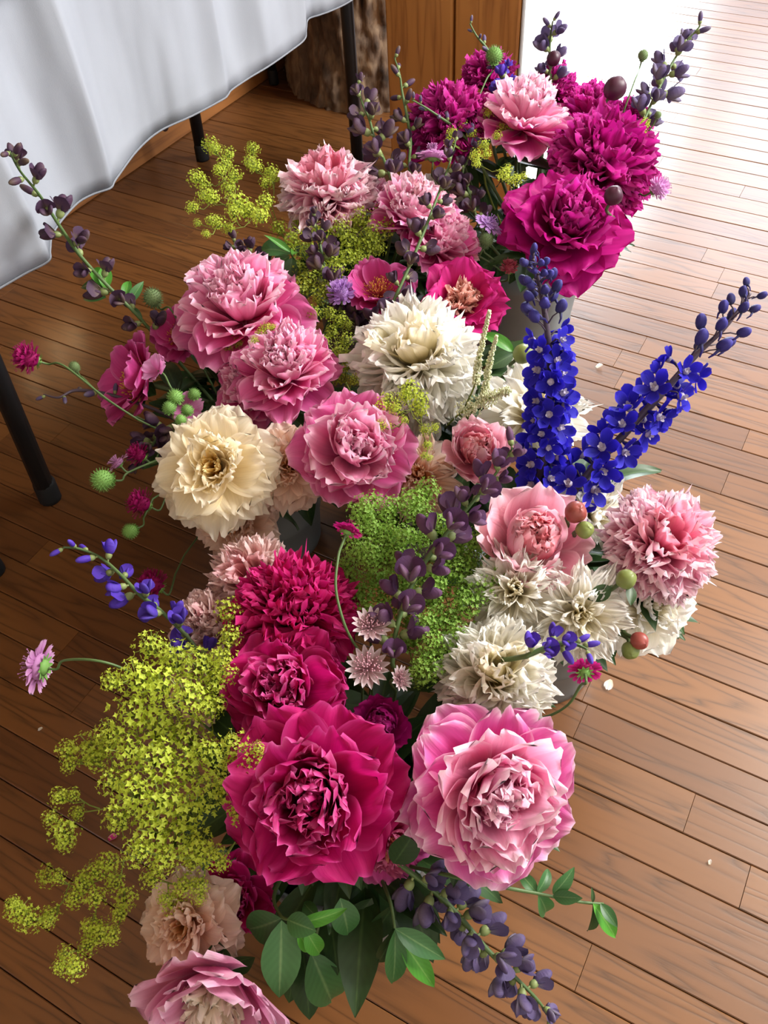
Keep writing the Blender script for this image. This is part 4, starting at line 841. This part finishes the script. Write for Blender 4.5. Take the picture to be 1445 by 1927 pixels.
# ---- scabious flowers and seed heads
def scab_mesh(flat, sd):
    r = random.Random(sd); b = Bld()
    rings = ((22, 1.0, .12, .34), (16, .72, .5, .24), (12, .45, .9, .2)) if flat else ((20, .95, -.25, .3), (20, .95, .15, .28), (18, .92, .55, .26), (14, .9, .95, .24), (8, .9, 1.3, .22))
    for n, rad, el, L in rings:
        for k in range(n):
            a = 2 * pi * k / n + r.uniform(-.15, .15) + el; Rz = Matrix.Rotation(a, 4, 'Z')
            if flat: flake(Rz @ Matrix.Translation((0, rad * .5, .12 * el)) @ Matrix.Rotation(el * .8 + r.uniform(-.2, .2), 4, 'X'), .13 * (.6 + .4 * rad), rad * .55, -.2, 3, 0, b, .18)
            else: flake(Rz @ Matrix.Rotation(el + r.uniform(-.12, .12), 4, 'X') @ Matrix.Translation((0, .5, 0)), .12, .45 + r.uniform(0, .1), .15, 3, 0, b, .2)
    for i in range(24 if flat else 40):
        a = r.uniform(0, 6.3); q = r.uniform(.1, .6); e = Vector((q * cos(a), q * sin(a), .42 + .2 * (1 - q))) if flat else Vector((sin(q * 2.6) * cos(a), sin(q * 2.6) * sin(a), cos(q * 2.6))) * 1.05
        b.tube([tuple(e * .3), tuple(e)], .012, 3, 0, False); b.blob(Matrix.Translation(e) @ Matrix.Scale(.035, 4), 4, 3, 0)
    b.blob(Matrix.Translation((0, 0, .0)) @ Matrix.Diagonal((.5, .5, .22 if flat else .5, 1)), 10, 6, 0)
    return b.mesh('floret_head', True, 1)
SCAB = {True: [scab_mesh(True, i) for i in range(2)], False: [scab_mesh(False, i + 5) for i in range(2)]}
b = Bld()
for k in range(10): flake(Matrix.Rotation(k * 2 * pi / 10, 4, 'Z') @ Matrix.Rotation(-.15, 4, 'X'), .1, .62, -.1, 3, 0, b)
b.blob(Matrix.Translation((0, 0, -.05)) @ Matrix.Diagonal((.34, .34, .2, 1)), 10, 6, 0); BRACT = b.mesh('bracts')
def via_stem(th, head, axis, via, base, r=.0013, mat='green_stem'):
    pts = [head] + [at(*v) for v in via]
    ln = smooth_line([head, head - axis * .012] + pts[1:], 6) if len(pts) > 1 else [head, head - axis * .02]
    d = (ln[-1] - ln[-2]).normalized(); full = ln + bez(ln[-1], ln[-1] + d * .06, base + Vector((0, 0, .12)), base, 7)[1:]
    b = Bld(); b.tube(full, r, 6); th.part('stem', b.mesh('stem'), M[mat])
def scabious(px, py, z, rpx, mat, flat, ax, bk, via, label):
    r = random.Random(px + py); p = at(px, py, z); R = rpx * depth(p) / F_PX; axis = camdir(*ax); bs = foot_in(bk, p, r)
    th = Thing('scabious', label, 'flower', bs, 'scabious flowers'); F = frame(p, axis, r.uniform(0, 6), R)
    th.part('floret_head', SCAB[flat][r.randrange(2)], M[mat], F); th.part('bracts', BRACT, M['seed'], F @ Matrix.Translation((0, 0, -.12 if flat else -.45)) @ Matrix.Scale(.9 if flat else .8, 4))
    via_stem(th, F @ Vector((0, 0, -.2 if flat else -.5)), axis, via, bs)
scabious(56, 675, .42, 33, 'scab_magenta', False, (-.8, .2, .6), 'C', [(120, 688, .41), (200, 750, .38), (260, 790, .35)], 'round magenta scabious sticking out beside the table leg')
scabious(74, 1255, .38, 52, 'scab_pink', True, (-.93, .1, -.1), 'F', [(120, 1243, .39), (180, 1243, .40), (240, 1262, .38), (300, 1300, .34)], 'lilac pink scabious on an arching stem, in profile over the dark floor')
scabious(655, 997, .46, 30, 'scab_magenta', True, (.3, .75, -.35), 'F', [(636, 1050, .46), (632, 1110, .45), (650, 1180, .43), (675, 1225, .39)], 'magenta scabious seen from below on a curved stem beside the cerise pompon')
scabious(1100, 1262, .42, 33, 'scab_magenta', True, (.1, .5, -.75), 'E', [(1092, 1290, .40), (1070, 1325, .38), (1030, 1348, .35), (980, 1355, .31)], 'magenta scabious showing its green back over the floorboards')
scabious(268, 948, .30, 30, 'scab_magenta', False, (-.7, .3, .3), 'C', [(310, 940, .29)], 'small magenta scabious in the shade left of the cream peony')
scabious(290, 1100, .26, 32, 'scab_magenta', False, (-.6, .5, .4), 'C', [(330, 1080, .24)], 'dim magenta scabious behind the violet spike')
scabious(262, 856, .33, 24, 'scab_magenta', False, (-.6, .4, .4), 'C', [(300, 850, .31)], 'dark magenta scabious partly behind the dark violet spike')
scabious(920, 422, .42, 30, 'scab_lilac', True, (.45, .55, .6), 'A', [(905, 460, .38)], 'lilac scabious between the two back bunches, above the dusty green seed head')
scabious(1238, 355, .43, 24, 'scab_pink', False, (.6, .2, .6), 'A', [(1205, 365, .41)], 'pale lilac scabious at the window side of the back bunch')
scabious(958, 504, .38, 18, 'scab_salmon', False, (0, .6, .6), 'A', [(945, 530, .34)], 'small salmon scabious above the dark zinc bucket')
scabious(815, 292, .45, 34, 'scab_pink', True, (.05, .9, .15), 'A', [(812, 330, .40)], 'pale pink scabious at the foot of the back left magenta peony')
scabious(642, 552, .40, 30, 'scab_lilac', False, (-.2, .5, .7), 'D', [(650, 580, .36)], 'mauve scabious beside the rose upright-petalled peony')
scabious(222, 872, .34, 26, 'scab_pink', True, (-.5, .5, .2), 'C', [(260, 880, .32)], 'pale mauve scabious, dim, above the bright green seed head')
b = Bld(); r = random.Random(3); b.blob(Matrix.Scale(.86, 4), 14, 10, 0)
for i in range(150):
    f = (i + .5) / 150; ct = 1 - 2 * f; st_ = math.sqrt(1 - ct * ct); ph = i * 2.39996; d = Vector((st_ * cos(ph), st_ * sin(ph), ct)); b.tube([tuple(d * .8), tuple(d * 1.12 + Vector((r.uniform(-.05, .05), r.uniform(-.05, .05), 0)))], lambda t: .045 * (1 - .75 * t), 3, 0, False)
SEED = b.mesh('seed_ball')
def seedhead(px, py, z, rpx, mat, ax, bk, via, label):
    r = random.Random(px * 3 + py); p = at(px, py, z); R = rpx * depth(p) / F_PX; axis = camdir(*ax); bs = foot_in(bk, p, r)
    th = Thing('scabious_seed_head', label, 'seed head', bs, 'green scabious seed heads'); F = frame(p, axis, 0, R)
    th.part('seed_ball', SEED, M[mat], F); th.part('bracts', BRACT, M[mat], F @ Matrix.Translation((0, 0, -.75)) @ Matrix.Scale(1.3, 4)); via_stem(th, F @ Vector((0, 0, -.8)), axis, via, bs)
seedhead(930, 104, .50, 17, 'seed', (.05, .75, .6), 'A', [(915, 150, .49), (890, 210, .47), (870, 260, .44)], 'green seed head against the pine boards')
seedhead(1210, 104, .50, 11, 'seed_dull', (.15, .8, .5), 'A', [(1195, 150, .49), (1175, 205, .46), (1165, 235, .43)], 'small dark green seed head against the glare')
seedhead(1238, 216, .46, 7, 'seed_dull', (.3, .7, .5), 'A', [(1222, 245, .44)], 'tiny green seed head below the tall window side spike')
seedhead(287, 560, .42, 19, 'seed_dull', (-.3, .5, .8), 'C', [(320, 580, .41), (345, 625, .38)], 'dusty green seed head before the rose half-hidden peony')
seedhead(193, 903, .36, 22, 'seed', (-.7, .0, .5), 'C', [(240, 890, .35), (290, 868, .33)], 'bright green spiny seed head over the floor left of the cream peony')
seedhead(915, 452, .41, 15, 'seed_dull', (.3, .7, .5), 'A', [(900, 480, .38)], 'dusty green seed head under the lilac scabious')
seedhead(140, 690, .38, 11, 'seed_dull', (-.3, .7, .5), 'C', [(155, 710, .37), (190, 745, .36)], 'small dull seed head beside the stem of the round magenta scabious')
seedhead(245, 1000, .28, 15, 'seed', (-.5, -.3, .6), 'C', [(270, 975, .28)], 'bluish green spiky seed head lowest at the table side')

# ---- astrantia stars
b = Bld(); flake(Matrix(), .13, 1.0, .15, 4, 0, b); ABR = b.mesh('bract')
b = Bld(); r = random.Random(8)
for i in range(60):
    a = r.uniform(0, 6.3); q = math.sqrt(r.random()) * .6; e = Vector((q * cos(a), q * sin(a), .55 + r.uniform(-.08, .08) - q * .3)); b.tube([tuple(e * .15), tuple(e)], .014, 3, 0, False); b.blob(Matrix.Translation(e) @ Matrix.Scale(.045, 4), 5, 3, 0)
APIN = b.mesh('pins')
def astrantia(px, py, z, rpx, ax, via, label):
    p = at(px, py, z); R = rpx * depth(p) / F_PX; axis = camdir(*ax); r = random.Random(px); bs = foot_in('F', p, r); th = Thing('astrantia', label, 'flower', bs, 'pink star flowers')
    F = frame(p, axis, r.uniform(0, 6), R)
    for k in range(16): th.part('bract', ABR, M['astr'], F @ Matrix.Rotation(k * pi / 8, 4, 'Z') @ Matrix.Rotation(.25 + .1 * (k % 2), 4, 'X'))
    th.part('pins', APIN, M['astr_pin'], F, True); via_stem(th, F @ Vector((0, 0, 0)), axis, via, bs)
astrantia(698, 1182, .41, 42, (.1, .6, .75), [(700, 1230, .36)], 'pale pink star flower, topmost of three beside the cerise pompon')
astrantia(692, 1258, .39, 46, (0, .35, .9), [(700, 1290, .34)], 'dusky pink star flower, largest of three above the dark half-open peony')
astrantia(750, 1278, .39, 28, (.6, .3, .7), [(745, 1300, .34)], 'smallest pale star flower, facing the big two-tone peony')

# ---- astilbe plumes
def astilbe(px, z0, z1, w, label):
    r = random.Random(int(px[0][0])); k = len(px); line = smooth_line([at(x, y, z0 + (z1 - z0) * i / (k - 1)) for i, (x, y) in enumerate(px)], 6)
    bs = foot_in('D', line[-1], r); th = Thing('astilbe_plume', label, 'flower', bs, 'cream astilbe plumes')
    b = Bld(); b.tube(line + bez(line[-1], line[-1] + (line[-1] - line[-3]) * 1.5, bs + Vector((0, 0, .1)), bs, 6)[1:], .0012, 5); th.part('stem', b.mesh('stem'), M['lime_stem'])
    b = Bld(); n = len(line)
    for i in range(520):
        f = r.random(); q = f * (n - 1); j = min(int(q), n - 2); p = line[j].lerp(line[j + 1], q - j)
        d = Vector((r.uniform(-1, 1), r.uniform(-1, 1), r.uniform(-1, 1))).normalized() * w * (.3 + .7 * f) * r.random() ** .5
        b.blob(Matrix.Translation(p + d) @ Matrix.Rotation(r.uniform(0, 3), 4, 'X') @ Matrix.Diagonal((.0011, .0011, .0017, 1)), 4, 3, 0)
    th.part('florets', b.mesh('florets'), M['astilbe'], stuff=True)
astilbe([(921, 585), (912, 625), (902, 670), (895, 720)], .50, .42, .006, 'thin cream plume rising behind the big white peony, the taller of two')
astilbe([(935, 632), (925, 665), (918, 700), (912, 745)], .48, .40, .006, 'thin cream plume right beside the taller one')
astilbe([(958, 735), (930, 745), (900, 760), (870, 775)], .42, .38, .016, 'fluffy cream green plume lying below the big white peony')

# ---- buds
BUD = []
for sd in range(2):
    b = Bld(); b.blob(Matrix.Diagonal((1, 1, 1.05, 1)), 16, 12, 0, lambda d: Vector((d.x, d.y, d.z)) * (1 + .035 * sin(3 * math.atan2(d.y, d.x) + 2.2 * d.z)))
    BUD.append(b.mesh('bud'))
b = Bld(); flake(Matrix(), .62, 1.25, .95, 6, 0, b); BSEP = b.mesh('sepal')
def bud(px, py, z, rpx, mat, smat, ax, bk, via, label, leaves=()):
    p = at(px, py, z); R = rpx * depth(p) / F_PX; axis = camdir(*ax); r = random.Random(px); bs = foot_in(bk, p, r); th = Thing('peony_bud', label, 'flower bud', bs, 'round peony buds')
    F = frame(p, axis, r.uniform(0, 6), R); th.part('bud', BUD[0], M[mat], F)
    for k in range(4): th.part('sepal', BSEP, M[smat], F @ Matrix.Translation((0, 0, -1.03)) @ Matrix.Rotation(k * pi / 2 + .3, 4, 'Z') @ Matrix.Rotation(.3, 4, 'X') @ Matrix.Scale(.8, 4))
    via_stem(th, F @ Vector((0, 0, -1)), axis, via, bs, .0022, 'dark_stem')
    for l in leaves: leaf_to(th, *l)
bud(1083, 964, .44, 21, 'bud_red', 'bud_red', (.2, .3, .9), 'E', [(1075, 1000, .40)], 'russet red bud above the cupped salmon peony')
bud(1100, 997, .43, 17, 'bud_green', 'cup_green', (.3, .2, .9), 'E', [(1090, 1020, .38)], 'smooth green bud touching the russet one')
bud(984, 666, .44, 19, 'bud_green', 'cup_green', (.5, .4, .7), 'D', [(965, 690, .38)], 'green bud beside the upright blue spike', [(966, 662, 918, 616, .42, .03, 'leaf_bright', .8), (966, 666, 920, 690, .42, 0, 'leaf_dark', 1.1), (960, 640, 930, 640, .42, 0, 'leaf_dark', 1.0)])
bud(1178, 1090, .42, 19, 'bud_green', 'cup_green', (.5, .5, .6), 'E', [(1150, 1105, .40), (1125, 1125, .36)], 'olive bud under the shell pink ball peony', [(1150, 1105, 1112, 1128, .41, 0, 'leaf_dark', 1.3), (1185, 1100, 1190, 1135, .41, 0, 'leaf_dark', 1.2)])
bud(1203, 1206, .36, 17, 'bud_red', 'cup_green', (.4, -.2, .8), 'E', [(1170, 1180, .35)], 'brownish bud hanging below the shaded white peony')
bud(1186, 1224, .35, 17, 'bud_green', 'calyx', (-.1, -.4, .8), 'E', [(1160, 1190, .34)], 'pale green bud, lowest on the window side')
bud(1157, 166, .50, 21, 'bud_maroon', 'purple_stem', (.4, .6, .5), 'A', [(1145, 205, .46)], 'round dark maroon bud against the pale floor')
bud(1154, 368, .48, 18, 'bud_maroon', 'cup_green', (.15, .5, .75), 'A', [(1155, 410, .42)], 'maroon bud lying between the two largest magenta peonies')
bud(1042, 110, .50, 13, 'bud_maroon', 'purple_stem', (.2, .7, .6), 'A', [(1034, 150, .46)], 'small maroon bud beside the short grey purple spike')

# ---- mallow and its green buds
def mallow():
    p = at(298, 698, .42); r = random.Random(2); bs = foot_in('C', p, r); th = Thing('pink_mallow', 'pale pink mallow bloom with hairy green buds before the side-on rose peony', 'flower', bs)
    F = frame(p, camdir(-.4, .3, .8), .4, 30 * depth(p) / F_PX)
    for k in range(5): th.part('petal', PET['flat'][k], M['mallow'], petal_M(F, k * 1.2566, radians(62), 1.05, 1.05, .15, .05))
    via_stem(th, p, camdir(-.4, .3, .8), [(322, 730, .40), (345, 760, .37)], bs)
    for x, y, q in ((330, 748, 16), (352, 772, 12), (318, 768, 13), (340, 790, 11), (365, 742, 12)):
        c = at(x, y, .40); R = q * depth(c) / F_PX; th.part('bud', SEED, M['seed'], frame(c, camdir(.2, .5, .8), 0, R)); th.part('sepals', BRACT, M['seed'], frame(c, camdir(-.1, .4, .9), 1, R * 1.9))
    p2 = at(352, 770, .385); F = frame(p2, camdir(.3, -.1, .9), 0, 30 * depth(p2) / F_PX)
    for k in range(5): th.part('petal', PET['flat'][k], M['mallow'], petal_M(F, k * 1.2566, radians(80), 1.1, 1.0, .1, .05, -.25))
mallow()

# ---- leafy sprigs
def sprig(label, bk, stem, zs, leaves, mat='leaf'):
    line = smooth_line([at(x, y, z) for (x, y), z in zip(stem, zs)], 5); r = random.Random(int(stem[0][0])); bs = foot_in(bk, line[-1], r)
    th = Thing('leafy_sprig', label, 'leaf sprig', bs, 'green leafy sprigs'); d = (line[-1] - line[-2]).normalized()
    b = Bld(); b.tube(line + bez(line[-1], line[-1] + d * .05, bs + Vector((0, 0, .1)), bs, 7)[1:], lambda t: .0012 + .001 * t, 6); th.part('stem', b.mesh('stem'), M['green_stem'])
    for l in leaves: leaf_to(th, *l)
sprig('green trifoliate sprig sticking out over the floorboards below the biggest two-tone peony', 'F', [(1135, 1701), (1090, 1697), (1010, 1681), (960, 1672), (900, 1660)], [.30, .31, .32, .33, .33],
      [(1010, 1681, 980, 1640, .32, .01, 'leaf', 1.1), (1010, 1680, 1047, 1637, .32, .01, 'leaf', 1.0), (1012, 1682, 1052, 1746, .32, -.03, 'leaf', .8), (1040, 1686, 1092, 1692, .32, .01, 'leaf', 1.1), (1040, 1682, 1082, 1645, .32, .02, 'leaf', 1.2),
       (1115, 1700, 1173, 1774, .31, -.02, 'leaf_bright', .9), (1115, 1700, 1122, 1778, .31, -.04, 'leaf_dark', .5), (1130, 1700, 1162, 1742, .31, 0, 'leaf', 1.1), (1115, 1698, 1117, 1674, .31, .01, 'leaf_dark', .8)])
sprig('grey green trifoliate sprig with a bright shoot at the front', 'F', [(552, 1730), (530, 1725), (515, 1690), (530, 1650)], [.33, .32, .30, .28],
      [(530, 1728, 448, 1768, .32, -.01, 'leaf', 1.5), (530, 1732, 527, 1886, .32, -.04, 'leaf', 1.15), (540, 1730, 588, 1752, .33, .01, 'leaf', 1.6), (560, 1738, 640, 1726, .32, .02, 'leaf_bright', .6), (575, 1750, 612, 1815, .32, -.02, 'leaf_bright', 1.0),
       (560, 1750, 590, 1810, .32, -.02, 'leaf_bright', .7), (600, 1730, 560, 1690, .28, .0, 'leaf', 1.0), (640, 1690, 664, 1778, .30, -.02, 'leaf', 1.3)])
sprig('dark green many-leaved sprig over the front of the nearest bucket', 'F', [(743, 1747), (735, 1700), (720, 1660)], [.30, .30, .28],
      [(743, 1748, 748, 1878, .30, -.04, 'leaf', .85), (743, 1747, 840, 1809, .30, -.02, 'leaf', .8), (750, 1760, 823, 1866, .29, -.04, 'leaf_bright', .7), (742, 1748, 712, 1835, .29, -.03, 'leaf_dark', .9), (743, 1700, 690, 1790, .27, -.03, 'leaf_dark', 1.0), (740, 1625, 785, 1568, .33, .04, 'leaf_dark', 1.2),
       (700, 1690, 640, 1780, .26, -.03, 'leaf_dark', 1.2), (690, 1700, 700, 1820, .25, -.03, 'leaf_dark', .9), (780, 1690, 830, 1760, .27, -.03, 'leaf_dark', 1.0)])
sprig('long olive leaves hanging to the bottom edge under the front bunch', 'F', [(590, 1790), (600, 1740), (620, 1690)], [.24, .26, .26],
      [(585, 1790, 650, 1945, .24, -.06, 'leaf', .9), (570, 1780, 585, 1930, .22, -.05, 'leaf_dark', .9), (560, 1770, 545, 1900, .22, -.05, 'leaf_dark', .8), (600, 1780, 620, 1880, .22, -.05, 'leaf_dark', 1.0), (590, 1740, 540, 1800, .24, -.04, 'leaf_dark', 1.2), (620, 1730, 680, 1850, .22, -.04, 'leaf_dark', .6)], 'leaf')
sprig('glossy green leaves beside the dark spike tip above the pink globe', 'B', [(548, 478), (560, 500), (580, 540)], [.41, .39, .37],
      [(548, 478, 470, 443, .41, .02, 'leaf', 1.2), (545, 482, 498, 508, .41, -.01, 'leaf', 1.3), (548, 475, 502, 440, .42, .03, 'leaf_bright', .5), (550, 485, 540, 540, .41, -.02, 'leaf_dark', 1.0), (550, 480, 560, 460, .42, 0, 'leaf_bright', .8)])

# ---- dark leaves that fill the bunches between the blooms
def filler(key, label, n, sd, zz=.25, extra=()):
    c, br, h = BUCKET[key]; r = random.Random(sd); bs = Vector((c.x, c.y, .015)); th = Thing('peony_foliage', label, 'foliage', bs, 'dark peony foliage in the buckets')
    b = Bld()
    for i in range(5):
        a = i * 1.2566 + .3; b.tube([bs + Vector((cos(a) * .025, sin(a) * .025, 0)), bs + Vector((cos(a) * .045, sin(a) * .045, .15)), bs + Vector((cos(a) * .07, sin(a) * .07, zz))], .0025, 5)
    th.part('stem', b.mesh('stem'), M['dark_stem'])
    for i in range(n):
        a = r.uniform(0, 2 * pi); q = math.sqrt(r.random()) * br * .95; p = c + Vector((cos(a) * q, sin(a) * q, zz + r.uniform(-.03, .03)))
        d = Vector((cos(a + r.uniform(-.8, .8)), sin(a + r.uniform(-.8, .8)), r.uniform(-.2, .45)))
        th.part('leaf', LANCE[r.randrange(3)], M['leaf_dark'], dir_mat(p, d, Vector((0, 0, 1)), r.uniform(.06, .11), r.uniform(.9, 1.3)))
filler('A', 'dark leaves filling the back bucket under the magenta peonies', 60, 1)
filler('B', 'dark leaves filling the bucket nearest the table legs', 60, 2)
filler('C', 'dark leaves filling the bucket under the pink globe and cream peonies', 55, 3)
filler('D', 'dark leaves filling the middle bucket under the large white peony', 60, 4)
filler('E', 'dark leaves filling the window side bucket under the salmon and shell pink peonies', 55, 5)
filler('F', 'dark leaves filling the nearest bucket under the crimson peonies', 70, 6)

# ---- fallen bits on the floor
def fallen(px, py, size, mat, style, label, cat='petal'):
    p = at(px, py, .0012); th = Thing('fallen_petal', label, cat, p); r = random.Random(px)
    th.part('petal_blade', PET[style][r.randrange(5)], mat, Matrix.Translation(p) @ Matrix.Rotation(r.uniform(0, 6), 4, 'Z') @ Matrix.Diagonal((size * .7, size, size, 1)))
fallen(1150, 1279, .018, PAL['white'][1], 'flat', 'bluish white fallen petal on the floor beside the magenta scabious back')
fallen(1122, 692, .014, PAL['white'][0], 'strap', 'small white fallen petal scrap on the floor right of the upright blue spike')
fallen(204, 1580, .012, PAL['pink'][0], 'strap', 'pink fallen petal scrap on the dark floor under the lime sprays')
fallen(80, 1369, .007, PAL['white'][0], 'strap', 'tiny pale crumb on the dark floor below the profile lilac scabious')
fallen(1335, 1627, .006, PAL['white'][0], 'strap', 'tiny white crumb on the floorboards at the front right')
# small warm fairy bulbs on the wall behind the cloth, seen only as sparks in the varnish
for fx, fy in ((142, 637), (110, 665), (65, 718)):
    p = at(fx, fy, 0); d = (p - CAM).normalized(); d.z = -d.z; t = ((w0 - p).dot(wn) + .03) / d.dot(wn); q = p + d * t
    l = bpy.data.lights.new('fairy_bulb', 'POINT'); l.energy = .12; l.color = (1, .72, .38); l.shadow_soft_size = .008
    o = bpy.data.objects.new('fairy_bulb', l); COL.objects.link(o); o.location = q
